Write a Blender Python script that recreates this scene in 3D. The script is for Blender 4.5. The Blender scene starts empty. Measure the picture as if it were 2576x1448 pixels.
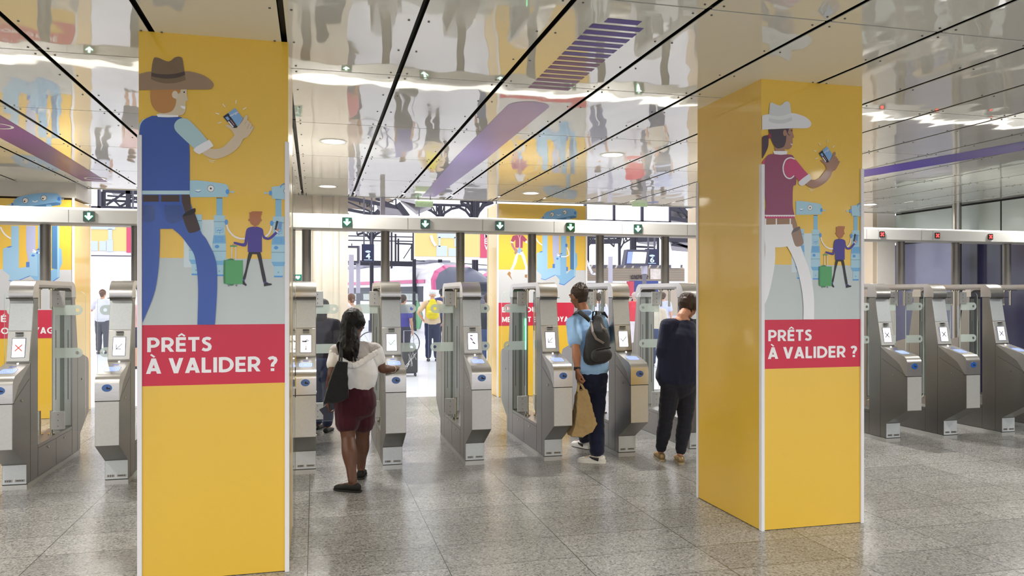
import bpy, bmesh, math, random
from mathutils import Vector, Matrix, noise
random.seed(7)
# ------------------------------------------------------------------ camera, world, light, exposure
SC = bpy.context.scene
FPX, YAW, HOR, EYE = 1956.0, math.atan(497/1956), 742.0, 1.65     # focal length in px of the 2576 px wide frame, pan, horizon row, eye height
SY, CY = math.sin(YAW), math.cos(YAW)
cd = bpy.data.cameras.new('camera'); cam = bpy.data.objects.new('camera', cd); SC.collection.objects.link(cam)
cd.sensor_width = 36.0; cd.lens = FPX/2576*36; cd.shift_y = (HOR-724)/2576; cd.clip_end = 400
cam.location = (0, 0, EYE); cam.rotation_euler = (math.pi/2, 0, -YAW)
SC.camera = cam
W = bpy.data.worlds.new('sky'); SC.world = W; W.use_nodes = True
bg = W.node_tree.nodes['Background']; bg.inputs[0].default_value = (0.92, 0.94, 1.0, 1); bg.inputs[1].default_value = 1.8
SC.view_settings.view_transform = 'Standard'; SC.view_settings.look = 'None'; SC.view_settings.gamma = 1.0
SC.view_settings.use_curve_mapping = False; SC.view_settings.exposure = 0.0
LAMPS = [(x, y) for x in (-5.68, -2.75, 0.18, 3.11, 6.04, 8.97) for y in (-5.2, -1.9, 1.35, 4.6, 7.85, 11.1) if (x, y) not in ((0.18, 4.6), (3.11, 4.6))]
LAMP_W = 250.0

# ------------------------------------------------------------------ helpers
def P(px, py, Y):
    """the point of the vertical plane at depth Y that the photograph shows at a pixel"""
    k = (px-1288)/FPX; X = Y*(SY+k*CY)/(CY-k*SY); d = X*SY+Y*CY
    return Vector((X, Y, EYE-(py-HOR)*d/FPX))
def G(px, py, z=0.0):
    """the point of a horizontal plane"""
    d = FPX*(EYE-z)/(py-HOR); l = (px-1288)/FPX*d
    return Vector((l*CY+d*SY, -l*SY+d*CY, z))
def lin(c):
    c = c/255.0
    return c/12.92 if c <= 0.04045 else ((c+0.055)/1.055)**2.4
def rgb(h):
    if isinstance(h, str): h = (int(h[0:2], 16), int(h[2:4], 16), int(h[4:6], 16))
    return (lin(h[0]), lin(h[1]), lin(h[2]), 1.0)
MATS = {}
def mat(name, col='808080', rough=0.5, metal=0.0, coat=0.0, emit=0.0, vary=0.05, vscale=9.0, bump=0.0, bscale=40.0, stretch=(1, 1, 1), spec=0.5, sheen=0.0, sss=0.0):
    if name in MATS: return MATS[name]
    m = bpy.data.materials.new(name); m.use_nodes = True; MATS[name] = m
    nt = m.node_tree; N = nt.nodes; b = N['Principled BSDF']
    c = rgb(col)
    b.inputs['Roughness'].default_value = rough; b.inputs['Metallic'].default_value = metal
    b.inputs['Coat Weight'].default_value = coat; b.inputs['Coat Roughness'].default_value = 0.06
    b.inputs['Specular IOR Level'].default_value = spec
    if sheen: b.inputs['Sheen Weight'].default_value = sheen
    if sss: b.inputs['Subsurface Weight'].default_value = sss; b.inputs['Subsurface Radius'].default_value = (0.02, 0.008, 0.004); b.inputs['Subsurface Scale'].default_value = 0.5
    tc = N.new('ShaderNodeTexCoord'); mp = N.new('ShaderNodeMapping'); mp.inputs['Scale'].default_value = stretch
    nt.links.new(tc.outputs['Object'], mp.inputs['Vector'])
    no = N.new('ShaderNodeTexNoise'); no.inputs['Scale'].default_value = vscale; no.inputs['Detail'].default_value = 4
    nt.links.new(mp.outputs[0], no.inputs['Vector'])
    mx = N.new('ShaderNodeMix'); mx.data_type = 'RGBA'
    mx.inputs[6].default_value = tuple(x*(1-vary) for x in c[:3])+(1,); mx.inputs[7].default_value = tuple(min(1, x*(1+vary)) for x in c[:3])+(1,)
    nt.links.new(no.outputs[0], mx.inputs[0]); nt.links.new(mx.outputs[2], b.inputs['Base Color'])
    if emit:
        b.inputs['Emission Color'].default_value = c; b.inputs['Emission Strength'].default_value = emit
    if bump:
        n2 = N.new('ShaderNodeTexNoise'); n2.inputs['Scale'].default_value = bscale; n2.inputs['Detail'].default_value = 3
        nt.links.new(mp.outputs[0], n2.inputs['Vector'])
        bp = N.new('ShaderNodeBump'); bp.inputs['Strength'].default_value = bump; bp.inputs['Distance'].default_value = 0.01
        nt.links.new(n2.outputs[0], bp.inputs['Height']); nt.links.new(bp.outputs[0], b.inputs['Normal'])
    return m
def glass(name, tint=(0.90, 0.95, 0.93), frost=0.0, fcol='A9BAB2'):
    m = bpy.data.materials.new(name); m.use_nodes = True; MATS[name] = m
    nt = m.node_tree; N = nt.nodes; N.clear()
    out = N.new('ShaderNodeOutputMaterial'); tr = N.new('ShaderNodeBsdfTransparent'); tr.inputs[0].default_value = tint+(1,)
    gl = N.new('ShaderNodeBsdfGlossy'); gl.inputs['Roughness'].default_value = 0.03 if not frost else 0.35
    fr = N.new('ShaderNodeFresnel'); fr.inputs[0].default_value = 1.45; mx = N.new('ShaderNodeMixShader')
    ge = N.new('ShaderNodeNewGeometry'); ml = N.new('ShaderNodeMath'); ml.operation = 'MULTIPLY_ADD'; ml.inputs[1].default_value = -1; ml.inputs[2].default_value = 1      # only the outer faces mirror
    nt.links.new(ge.outputs['Backfacing'], ml.inputs[0]); m2 = N.new('ShaderNodeMath'); m2.operation = 'MULTIPLY'; nt.links.new(ml.outputs[0], m2.inputs[0]); nt.links.new(fr.outputs[0], m2.inputs[1])
    nt.links.new(m2.outputs[0], mx.inputs[0]); last = tr.outputs[0]
    if frost:
        df = N.new('ShaderNodeBsdfDiffuse'); df.inputs[0].default_value = rgb(fcol); tl = N.new('ShaderNodeBsdfTranslucent'); tl.inputs[0].default_value = rgb(fcol)
        a = N.new('ShaderNodeMixShader'); a.inputs[0].default_value = 0.4; nt.links.new(df.outputs[0], a.inputs[1]); nt.links.new(tl.outputs[0], a.inputs[2])
        f = N.new('ShaderNodeMixShader'); f.inputs[0].default_value = frost; nt.links.new(last, f.inputs[1]); nt.links.new(a.outputs[0], f.inputs[2]); last = f.outputs[0]
    nt.links.new(last, mx.inputs[1]); nt.links.new(gl.outputs[0], mx.inputs[2]); nt.links.new(mx.outputs[0], out.inputs[0])
    return m

class MB:
    """collects shapes; build() links them as ONE mesh object"""
    def __init__(s): s.v = []; s.f = []; s.m = []
    def add(s, vs, fs, mi=0):
        o = len(s.v); s.v += [Vector(v) for v in vs]; s.f += [tuple(i+o for i in f) for f in fs]; s.m += [mi]*len(fs); return s
    def box(s, x0, x1, y0, y1, z0, z1, mi=0):
        return s.add([(x0,y0,z0),(x1,y0,z0),(x1,y1,z0),(x0,y1,z0),(x0,y0,z1),(x1,y0,z1),(x1,y1,z1),(x0,y1,z1)],
                     [(0,3,2,1),(4,5,6,7),(0,1,5,4),(1,2,6,5),(2,3,7,6),(3,0,4,7)], mi)
    def bar(s, a, b, w, h=None, mi=0, up=(0, 0, 1)):
        a = Vector(a); b = Vector(b); h = h or w; d = (b-a).normalized(); u = Vector(up)
        if abs(d.dot(u)) > 0.95: u = Vector((0, 1, 0))
        x = d.cross(u).normalized()*w/2; y = x.cross(d).normalized()*h/2
        vs = [a-x-y, a+x-y, a+x+y, a-x+y, b-x-y, b+x-y, b+x+y, b-x+y]
        return s.add(vs, [(0,3,2,1),(4,5,6,7),(0,1,5,4),(1,2,6,5),(2,3,7,6),(3,0,4,7)], mi)
    def tube(s, pts, radii, seg=16, mi=0, side=None, cap=True, flat=1.0):
        pts = [Vector(p) for p in pts]
        if not hasattr(radii, '__len__'): radii = [radii]*len(pts)
        rings = []; ref = Vector(side) if side is not None else None
        for i, p in enumerate(pts):
            d = (pts[min(i+1, len(pts)-1)]-pts[max(i-1, 0)]).normalized()
            if ref is None: ref = d.orthogonal()
            x = (ref-d*ref.dot(d))
            x = x.normalized() if x.length > 1e-4 else d.orthogonal().normalized()
            y = d.cross(x)
            if side is None: ref = x
            r = radii[i]; rx, ry = r if hasattr(r, '__len__') else (r, r*flat)
            rings.append([p+x*rx*math.cos(2*math.pi*k/seg)+y*ry*math.sin(2*math.pi*k/seg) for k in range(seg)])
        o = len(s.v); n = len(pts)
        for r in rings: s.v += r
        for i in range(n-1):
            for k in range(seg):
                a = o+i*seg+k; b = o+i*seg+(k+1) % seg
                s.f.append((a, b, b+seg, a+seg)); s.m.append(mi)
        if cap:
            s.f.append(tuple(o+k for k in reversed(range(seg)))); s.f.append(tuple(o+(n-1)*seg+k for k in range(seg))); s.m += [mi, mi]
        return s
    def ball(s, c, r, seg=14, mi=0, ax=(0, 0, 1), side=(1, 0, 0)):
        r = r if hasattr(r, '__len__') else (r, r, r)          # side, third, along the axis
        a = Vector(ax).normalized(); n = 8; pts = []; rr = []
        for i in range(n+1):
            t = math.pi*(0.04+0.92*i/n); pts.append(Vector(c)-a*r[2]*math.cos(t)); rr.append((r[0]*math.sin(t), r[1]*math.sin(t)))
        return s.tube(pts, rr, seg, mi, side=side)
    def prism(s, prof, a0, a1, axis='x', mi=0, holes=(), smi=None):
        """closed profile extruded along an axis; profile is (y,z) for x, (x,z) for y, (x,y) for z"""
        from mathutils.geometry import tessellate_polygon
        def pt(p, a): return {'x': (a, p[0], p[1]), 'y': (p[0], a, p[1]), 'z': (p[0], p[1], a)}[axis]
        loops = [list(prof)]+[list(h) for h in holes]; flat = [q for l in loops for q in l]
        tris = tessellate_polygon([[Vector((q[0], q[1], 0)) for q in l] for l in loops])
        n = len(flat); vs = [pt(q, a0) for q in flat]+[pt(q, a1) for q in flat]; fs = []
        ar = sum(p[0]*q[1]-q[0]*p[1] for p, q in zip(prof, prof[1:]+prof[:1]))
        for t in tris: fs += [tuple(t), tuple(i+n for i in reversed(t))]
        o = 0
        for l in loops:
            m = len(l)
            for i in range(m): a = o+i; b = o+(i+1) % m; fs.append((a, b, b+n, a+n))
            o += m
        s.add(vs, fs, mi)
        if smi is not None: s.m[len(s.m)-len(fs)+2*len(tris):] = [smi]*(len(fs)-2*len(tris))
        return s
    def disc(s, c, rx, rz, y, mi=0, seg=28, t=0.0015):
        return s.prism([(c[0]+rx*math.cos(2*math.pi*k/seg), c[1]+rz*math.sin(2*math.pi*k/seg)) for k in range(seg)], y-t, y, 'y', mi)
    def build(s, name, mats, parent=None, smooth=True, local=False, fix=True, bevel=0.0):
        me = bpy.data.meshes.new(name)
        off = Vector((0, 0, 0))
        if parent is not None and not local: off = Vector(parent.get('org', (0, 0, 0)))
        me.from_pydata([tuple(v-off) for v in s.v], [], s.f)
        for m in (mats if isinstance(mats, (list, tuple)) else [mats]): me.materials.append(m)
        me.polygons.foreach_set('material_index', s.m)
        bm = bmesh.new(); bm.from_mesh(me)
        if fix: bmesh.ops.recalc_face_normals(bm, faces=bm.faces)
        for f in bm.faces: f.smooth = smooth
        if smooth:
            for e in bm.edges:
                if len(e.link_faces) == 2 and e.calc_face_angle(0) > 0.6: e.smooth = False
        bm.to_mesh(me); bm.free(); me.update()
        o = bpy.data.objects.new(name, me); SC.collection.objects.link(o)
        if parent is not None: o.parent = parent; o['org'] = tuple(off)
        if bevel:
            bv = o.modifiers.new('bevel', 'BEVEL'); bv.width = bevel; bv.segments = 2; bv.limit_method = 'ANGLE'; bv.angle_limit = 0.7
        return o
def tag(o, label=None, cat=None, group=None, kind=None):
    for k, v in (('label', label), ('category', cat), ('group', group), ('kind', kind)):
        if v: o[k] = v
    return o
def empty(name, loc, label=None, cat=None, group=None):
    o = bpy.data.objects.new(name, None); SC.collection.objects.link(o); o.location = loc; o['org'] = tuple(loc)
    o.empty_display_size = 0.1
    return tag(o, label, cat, group)
def struct(name, mb, m, parent=None, **k):
    o = mb.build(name, m, parent, **k)
    if parent is None: o['kind'] = 'structure'
    return o
def copy_tree(o, parent=None):
    c = o.copy(); SC.collection.objects.link(c)
    if parent is not None: c.parent = parent
    for ch in list(o.children): copy_tree(ch, c)
    return c
def arc(cx, cy, r, a0, a1, n=8):
    return [(cx+r*math.cos(math.radians(a0+(a1-a0)*i/n)), cy+r*math.sin(math.radians(a0+(a1-a0)*i/n))) for i in range(n+1)]
def rrect(x0, z0, x1, z1, r, n=5):
    return arc(x1-r, z0+r, r, -90, 0, n)+arc(x1-r, z1-r, r, 0, 90, n)+arc(x0+r, z1-r, r, 90, 180, n)+arc(x0+r, z0+r, r, 180, 270, n)
def spline(pts, n=5):
    """closed smooth curve through the points; a point with a third entry is a sharp corner"""
    out = []; m = len(pts)
    for i in range(m):
        p0, p1, p2, p3 = pts[i-1], pts[i], pts[(i+1) % m], pts[(i+2) % m]
        s1, s2 = len(p1) > 2, len(p2) > 2
        a, b, c, d = [Vector(q[:2]) for q in (p0, p1, p2, p3)]
        if s1: a = b
        if s2: d = c
        if s1 and s2: out.append(tuple(b)); continue
        for k in range(n):
            t = k/n
            q = 0.5*((2*b)+(c-a)*t+(2*a-5*b+4*c-d)*t*t+(-a+3*b-3*c+d)*t**3)
            out.append((q.x, q.y))
    return out
def text_mesh(s, bold=0.0, space=1.0):
    cu = bpy.data.curves.new('t', 'FONT'); cu.body = s; cu.size = 1; cu.offset = bold; cu.space_character = space; cu.resolution_u = 3; cu.fill_mode = 'FRONT'
    o = bpy.data.objects.new('t', cu); SC.collection.objects.link(o)
    dg = bpy.context.evaluated_depsgraph_get(); me = bpy.data.meshes.new_from_object(o.evaluated_get(dg))
    vs = [tuple(v.co) for v in me.vertices]; fs = [tuple(p.vertices) for p in me.polygons]
    bpy.data.objects.remove(o); bpy.data.curves.remove(cu); bpy.data.meshes.remove(me)
    return vs, fs
def text(mb, s, x0, z0, x1, z1, y, mi=0, bold=0.02, space=1.0, rot=0.0, fn=None):
    """lettering fitted to the rectangle x0..x1, z0..z1 of the plane at y, read from -Y"""
    vs, fs = text_mesh(s, min(bold, 0.006), space)
    ax = min(v[0] for v in vs); bx = max(v[0] for v in vs); ay = min(v[1] for v in vs); by = max(v[1] for v in vs)
    out = []
    cx, cz = (x0+x1)/2, (z0+z1)/2; ca, sa = math.cos(rot), math.sin(rot)
    for v in vs:
        u = x0+(v[0]-ax)/(bx-ax)*(x1-x0)-cx; w = z0+(v[1]-ay)/(by-ay)*(z1-z0)-cz
        u, w = u*ca-w*sa+cx, u*sa+w*ca+cz
        out.append(fn(u, w) if fn else (u, y, w))
    b = max(0.0, bold-0.006)*(z1-z0)*0.9
    for i, (du, dw) in enumerate(((0, 0), (b, b), (-b, b), (b, -b), (-b, -b)) if b else ((0, 0),)):
        mb.add([(q[0]+du, q[1]+0.00002*i, q[2]+dw) for q in out], fs, mi)
def noise_push(me, amp, scale, stretch=(1, 1, 1), seed=0.0):
    nv = [v.normal.copy() for v in me.vertices]
    for v, n in zip(me.vertices, nv):
        q = Vector((v.co.x*stretch[0]*scale+seed, v.co.y*stretch[1]*scale, v.co.z*stretch[2]*scale))
        v.co += n*amp*(noise.noise(q)+0.5*noise.noise(q*2.1))
def blob(name, mb, m, parent=None, voxel=0.008, smooth=4, amp=0.0, scale=10, stretch=(1, 1, 1), cut=None, local=False):
    """fuses overlapping shapes into one continuous skin"""
    t = mb.build('t', m, None, fix=True)
    r = t.modifiers.new('r', 'REMESH'); r.mode = 'VOXEL'; r.voxel_size = voxel
    if smooth: q = t.modifiers.new('s', 'SMOOTH'); q.factor = 0.5; q.iterations = smooth
    dg = bpy.context.evaluated_depsgraph_get(); me = bpy.data.meshes.new_from_object(t.evaluated_get(dg))
    old = t.data; bpy.data.objects.remove(t); bpy.data.meshes.remove(old)
    if amp: noise_push(me, amp, scale, stretch)
    if cut:
        bm = bmesh.new(); bm.from_mesh(me)
        for co, no in cut: bmesh.ops.bisect_plane(bm, geom=bm.verts[:]+bm.edges[:]+bm.faces[:], plane_co=co, plane_no=no, clear_outer=True)
        bm.to_mesh(me); bm.free()
    off = Vector(parent.get('org', (0, 0, 0))) if (parent is not None and not local) else Vector((0, 0, 0))
    if off.length: me.transform(Matrix.Translation(-off))
    me.materials.clear()
    for mm in (m if isinstance(m, (list, tuple)) else [m]): me.materials.append(mm)
    me.polygons.foreach_set('use_smooth', [True]*len(me.polygons)); me.update(); me.name = name
    o = bpy.data.objects.new(name, me); SC.collection.objects.link(o)
    if parent is not None: o.parent = parent; o['org'] = tuple(off)
    return o
# ------------------------------------------------------------------ floor
def floor_mat():
    m = bpy.data.materials.new('terrazzo_floor'); m.use_nodes = True; nt = m.node_tree; N = nt.nodes; L = nt.links; b = N['Principled BSDF']
    tc = N.new('ShaderNodeTexCoord'); mp = N.new('ShaderNodeMapping'); mp.inputs['Location'].default_value = (0.04, -5.08+0.0015, 0)
    L.new(tc.outputs['Object'], mp.inputs['Vector'])
    br = N.new('ShaderNodeTexBrick'); br.offset = 0.0; br.squash = 1.0
    br.inputs['Scale'].default_value = 1; br.inputs['Brick Width'].default_value = 0.8225; br.inputs['Row Height'].default_value = 0.429; br.inputs['Mortar Size'].default_value = 0.0032
    br.inputs['Mortar Smooth'].default_value = 0.2; br.inputs['Color1'].default_value = (0.85, 0.85, 0.85, 1); br.inputs['Color2'].default_value = (1.05, 1.05, 1.05, 1); br.inputs['Mortar'].default_value = (0.12, 0.115, 0.10, 1)
    L.new(mp.outputs[0], br.inputs['Vector'])
    v = N.new('ShaderNodeTexVoronoi'); v.inputs['Scale'].default_value = 95; L.new(tc.outputs['Object'], v.inputs['Vector'])
    cr = N.new('ShaderNodeValToRGB'); cr.color_ramp.interpolation = 'CONSTANT'; e = cr.color_ramp.elements
    sp = N.new('ShaderNodeSeparateColor'); L.new(v.outputs['Color'], sp.inputs[0])
    e[0].position = 0; e[0].color = rgb('706F6D'); e[1].position = 0.16; e[1].color = rgb('8F8E8B')
    for p, c in ((0.42, '9B9A98'), (0.72, 'A6A5A2'), (0.9, 'B4B3B0')): q = e.new(p); q.color = rgb(c)
    L.new(sp.outputs[0], cr.inputs[0])
    n2 = N.new('ShaderNodeTexNoise'); n2.inputs['Scale'].default_value = 150; n2.inputs['Detail'].default_value = 6; L.new(tc.outputs['Object'], n2.inputs['Vector'])
    c2 = N.new('ShaderNodeValToRGB'); c2.color_ramp.elements[0].position = 0.38; c2.color_ramp.elements[0].color = (0.55, 0.55, 0.53, 1); c2.color_ramp.elements[1].position = 0.52; c2.color_ramp.elements[1].color = (1, 1, 1, 1)
    L.new(n2.outputs[0], c2.inputs[0])
    a = N.new('ShaderNodeMix'); a.data_type = 'RGBA'; a.blend_type = 'MULTIPLY'; a.inputs[0].default_value = 1; L.new(cr.outputs[0], a.inputs[6]); L.new(br.outputs[0], a.inputs[7])
    a2 = N.new('ShaderNodeMix'); a2.data_type = 'RGBA'; a2.blend_type = 'MULTIPLY'; a2.inputs[0].default_value = 0.4; L.new(a.outputs[2], a2.inputs[6]); L.new(c2.outputs[0], a2.inputs[7])
    n3 = N.new('ShaderNodeTexNoise'); n3.inputs['Scale'].default_value = 0.9; n3.inputs['Detail'].default_value = 5; L.new(tc.outputs['Object'], n3.inputs['Vector'])
    c3 = N.new('ShaderNodeValToRGB'); c3.color_ramp.elements[0].position = 0.35; c3.color_ramp.elements[0].color = (0.86, 0.85, 0.83, 1); c3.color_ramp.elements[1].position = 0.65; c3.color_ramp.elements[1].color = (1, 1, 1, 1)
    L.new(n3.outputs[0], c3.inputs[0])
    a3 = N.new('ShaderNodeMix'); a3.data_type = 'RGBA'; a3.blend_type = 'MULTIPLY'; a3.inputs[0].default_value = 1; L.new(a2.outputs[2], a3.inputs[6]); L.new(c3.outputs[0], a3.inputs[7])
    L.new(a3.outputs[2], b.inputs['Base Color'])
    r = N.new('ShaderNodeMapRange'); r.inputs['To Min'].default_value = 0.17; r.inputs['To Max'].default_value = 0.32; L.new(n3.outputs[0], r.inputs[0]); L.new(r.outputs[0], b.inputs['Roughness'])
    bp = N.new('ShaderNodeBump'); bp.inputs['Strength'].default_value = 0.25; bp.inputs['Distance'].default_value = 0.002; L.new(n2.outputs[0], bp.inputs['Height']); L.new(bp.outputs[0], b.inputs['Normal'])
    return m
m_floor = floor_mat()
struct('floor', MB().box(-14, 10.55, -4.2, 12.6, -0.2, 0), m_floor, smooth=False)
m_plat = mat('pale_platform_paving', 'D6D5DA', 0.45, vary=0.08, vscale=2)
struct('floor', MB().box(-60, 60, 12.6, 110, -0.2, 0.0), m_plat, smooth=False)
struct('floor', MB().box(-40, 40, -40, -4.2, -0.2, 0.0), m_plat, smooth=False)  # unseen ground behind the camera, added pale to bounce light onto the ceiling

# ------------------------------------------------------------------ ceiling of enamelled panels
CZ = 3.163
def ceil_mat():
    m = bpy.data.materials.new('enamelled_ceiling_panel'); m.use_nodes = True; nt = m.node_tree; N = nt.nodes; L = nt.links; N.clear()
    out = N.new('ShaderNodeOutputMaterial'); tc = N.new('ShaderNodeTexCoord')
    n = N.new('ShaderNodeTexNoise'); n.inputs['Scale'].default_value = 1.6; n.inputs['Detail'].default_value = 1.5
    mp = N.new('ShaderNodeMapping'); mp.inputs['Scale'].default_value = (1.5, 0.8, 1); L.new(tc.outputs['Object'], mp.inputs[0]); L.new(mp.outputs[0], n.inputs['Vector'])
    bp = N.new('ShaderNodeBump'); bp.inputs['Strength'].default_value = 1.0; bp.inputs['Distance'].default_value = 0.006; L.new(n.outputs[0], bp.inputs['Height'])
    d = N.new('ShaderNodeBsdfDiffuse'); d.inputs[0].default_value = rgb('F0F1E8')
    g = N.new('ShaderNodeBsdfGlossy'); g.inputs['Roughness'].default_value = 0.03; g.inputs[0].default_value = (0.97, 0.97, 0.97, 1); L.new(bp.outputs[0], g.inputs['Normal'])
    f = N.new('ShaderNodeFresnel'); f.inputs[0].default_value = 1.75; L.new(bp.outputs[0], f.inputs['Normal'])
    r = N.new('ShaderNodeMapRange'); r.inputs['From Min'].default_value = 0.0; r.inputs['To Min'].default_value = 0.08; L.new(f.outputs[0], r.inputs[0])
    mx = N.new('ShaderNodeMixShader'); L.new(r.outputs[0], mx.inputs[0]); L.new(d.outputs[0], mx.inputs[1]); L.new(g.outputs[0], mx.inputs[2]); L.new(mx.outputs[0], out.inputs[0])
    return m
m_ceil = ceil_mat()
XJ = [-0.174+0.7325*k for k in range(-19, 16)]; YJ = [5.39+1.652*k for k in range(-5, 5)]+[12.16]
mb = MB()
LR = 0.118
for i in range(len(XJ)-1):
    for j in range(len(YJ)-1):
        x0, x1, y0, y1 = XJ[i]+0.017, XJ[i+1]-0.017, YJ[j]+0.007, YJ[j+1]-0.007
        if x0 > 10.5: continue
        x1 = min(x1, 10.5)
        hs = []
        for lx, ly in LAMPS:
            if x0+LR < lx < x1-LR and y0+LR < ly < y1-LR: hs.append([(lx+LR*math.cos(a*math.pi/12), ly+LR*math.sin(a*math.pi/12)) for a in range(24)])
        mb.prism([(x0, y0), (x1, y0), (x1, y1), (x0, y1)], CZ, CZ+0.005, 'z', 0, hs)
ceil = struct('ceiling', mb, m_ceil, smooth=False)
m_dark = mat('dark_void', '1B1A18', 0.8)
m_joint = mat('joint_grey_metal', '2C2A27', 0.6)
b2 = MB().box(-14, 10.6, -7, 12.16, CZ+0.075, CZ+0.2)
b2.build('backing_board', m_dark, ceil)
b3 = MB()
for x in XJ: b3.box(x-0.017, x+0.017, -6.5, 12.14, CZ+0.045, CZ+0.055)
for y in YJ[:-1]: b3.box(-14, 10.5, y-0.008, y+0.008, CZ+0.012, CZ+0.02)
b3.build('joint_rail', m_joint, ceil)
m_screw = mat('screw_zinc', '6B6A66', 0.4, metal=0.8)
b4 = MB()
for x in XJ:
    if not -6 < x < 10.3: continue
    for j in range(len(YJ)-1):
        for q in (0.04, 0.33, 0.66, 0.96):
            y = YJ[j]+(YJ[j+1]-YJ[j])*q
            if y < 2.2: continue
            for s in (-0.055, 0.055):
                b4.add([(x+s+0.0065*math.cos(a), y+0.0065*math.sin(a), z) for z in (CZ, CZ-0.005) for a in [k*math.pi/3 for k in range(6)]], [(6,7,8,9,10,11)]+[(k, (k+1) % 6, (k+1) % 6+6, k+6) for k in range(6)])
tag(b4.build('panel_screws', m_screw, ceil, smooth=False), kind='stuff')
struct('trim_1', MB().box(-5, 10.6, 12.16, 12.19, 3.155, 3.22), mat('fascia_painted', 'D5D3CB', 0.4))
# violet print on the ceiling
m_vio = mat('violet_film', '40189A', 0.35, spec=0.3, vary=0.25, vscale=0.8); m_vio2 = mat('pale_violet_film', '9A84CC', 0.3, spec=0.4, vary=0.2, vscale=0.9); m_wine = mat('wine_film', '6E2A78', 0.35, spec=0.3, vary=0.25, vscale=0.8)
d = MB(); zz = CZ-0.0015
# striped rounded band
for k in range(15):
    t = k/14.0; y = 4.02+1.42*t; half = 0.155
    cx = 1.655+0.01*t
    if k == 0: half = 0.10
    d.add([(cx-half, y-0.033, zz), (cx+half, y-0.033, zz), (cx+half, y+0.033, zz), (cx-half, y+0.033, zz)], [(0, 1, 2, 3)], 0 if k < 7 else 1)
d.build('striped_violet_print', [m_vio, m_wine], ceil, smooth=False, fix=False)
d = MB(); xs = arc(1.66, 6.02, 0.17, 180, 360, 14)
d.add([(x, y, zz) for x, y in xs]+[(1.85, 8.4, zz), (1.80, 11.9, zz), (1.60, 11.9, zz), (1.50, 8.4, zz)], [tuple(range(len(xs)+4))])
d.build('pale_violet_print', m_vio2, ceil, smooth=False, fix=False)
d = MB(); d.add([(-2.52, 5.6, zz), (-2.86, 5.6, zz), (-2.93, 8.3, zz), (-2.98, 11.4, zz), (-2.68, 11.4, zz), (-2.58, 8.3, zz)], [(0, 5, 4, 3, 2, 1)]); d.build('wine_print', m_wine, ceil, smooth=False, fix=False)
d = MB(); d.add([(6.70, 8.9, zz), (7.02, 6.75, zz), (7.02, 6.0, zz), (6.58, 6.0, zz), (6.44, 8.2, zz), (6.35, 8.9, zz)][::-1], [(0, 1, 2, 3, 4, 5)])
dd = MB(); dd.add([(6.41, 8.25, zz), (6.79, 8.75, zz), (7.35, 5.6, zz), (6.93, 5.2, zz)], [(0, 1, 2, 3)]); dd.build('violet_print', m_vio, ceil, smooth=False, fix=False)
# recessed downlights
m_lamp = mat('lamp_diffuser', 'FFF6E6', 0.4, emit=6.0, vary=0); m_ring = mat('white_ring', 'E9E8E2', 0.35)
first = None
for k, (x, y) in enumerate(LAMPS):
    if first is None:
        first = empty('ceiling_downlight', (x, y, CZ))
        r = MB()
        o = [(0.135*math.cos(a*math.pi/16), 0.135*math.sin(a*math.pi/16)) for a in range(32)]; i_ = [(0.112*math.cos(a*math.pi/16), 0.112*math.sin(a*math.pi/16)) for a in range(32)]
        r.prism(o, -0.006, 0.0, 'z', 0, [i_]); r.build('ring', m_ring, first, local=True)
        MB().prism(i_, 0.008, 0.02, 'z').build('diffuser', m_lamp, first, local=True)
        t = first
    else: t = copy_tree(first); t.location = (x, y, CZ); t['org'] = (x, y, CZ)
    where = {(0.18, 7.85): 'just right of the nearest yellow column', (0.18, 11.1): 'second one, farther back by the stone pilasters',
             (-2.75, 11.1): 'at far left above the yellow poster column', (3.11, 11.1): 'in front of the central far yellow column',
             (3.11, 7.85): 'over the open gate lanes in the middle', (6.04, 4.6): 'at upper right beyond the right yellow column'}.get((x, y))
    tag(t, 'round white recessed ceiling downlight '+(where or 'among the others over the concourse, outside the view'), 'ceiling light', 'recessed downlights in the enamelled ceiling')
    ld = bpy.data.lights.new('downlight', 'SPOT'); ld.energy = LAMP_W*(1.05 if y > 7 else 0.85); ld.color = (1.0, 0.965, 0.91); ld.spot_size = math.radians(172); ld.spot_blend = 0.7; ld.shadow_soft_size = 0.11
    lo = bpy.data.objects.new('downlight', ld); SC.collection.objects.link(lo); lo.location = (x, y, CZ-0.01)

# ------------------------------------------------------------------ side walls
m_green = mat('pale_green_glass_cladding', 'BCC8C0', 0.25, coat=0.35, vary=0.05, vscale=1.5)
m_blue = mat('dark_blue_glass_panel', '25243A', 0.10, coat=0.1, vary=0.3, vscale=0.7)
m_blue2 = mat('slate_blue_panel', '5C5E78', 0.18, coat=0.6, vary=0.08)
m_line = mat('black_joint', '22211F', 0.7)
struct('wall_right', MB().box(10.50, 10.75, -3, 12.3, 2.62, CZ-0.03, 0).box(10.50, 10.75, -3, 10.95, 0, 2.58, 1).box(10.50, 10.75, 10.95, 12.3, 0, 2.58, 2)
       .box(10.52, 10.74, -3, 12.3, 2.58, 2.62, 3).box(10.52, 10.74, -3, 12.3, CZ-0.03, CZ+0.02, 3)
       .box(10.494, 10.52, 9.98, 10.0, 0, CZ-0.03, 3).box(10.494, 10.52, 6.9, 6.92, 0, CZ-0.03, 3).box(10.494, 10.52, 3.9, 3.92, 0, CZ-0.03, 3).box(10.494, 10.52, 10.94, 10.96, 0, 2.58, 3),
       [m_green, m_blue, m_blue2, m_line], smooth=False)
m_pillar = mat('cream_plaster', 'DAD4CB', 0.6); m_tan = mat('tan_stone', 'C9B8A0', 0.6)
struct('wall_corner', MB().box(10.12, 10.5, 12.3, 12.8, 0, 3.25, 0).box(10.03, 10.12, 12.32, 12.8, 0, 3.25, 1), [m_pillar, m_tan])
x = P(2407, 600, 10.6).x
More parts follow.
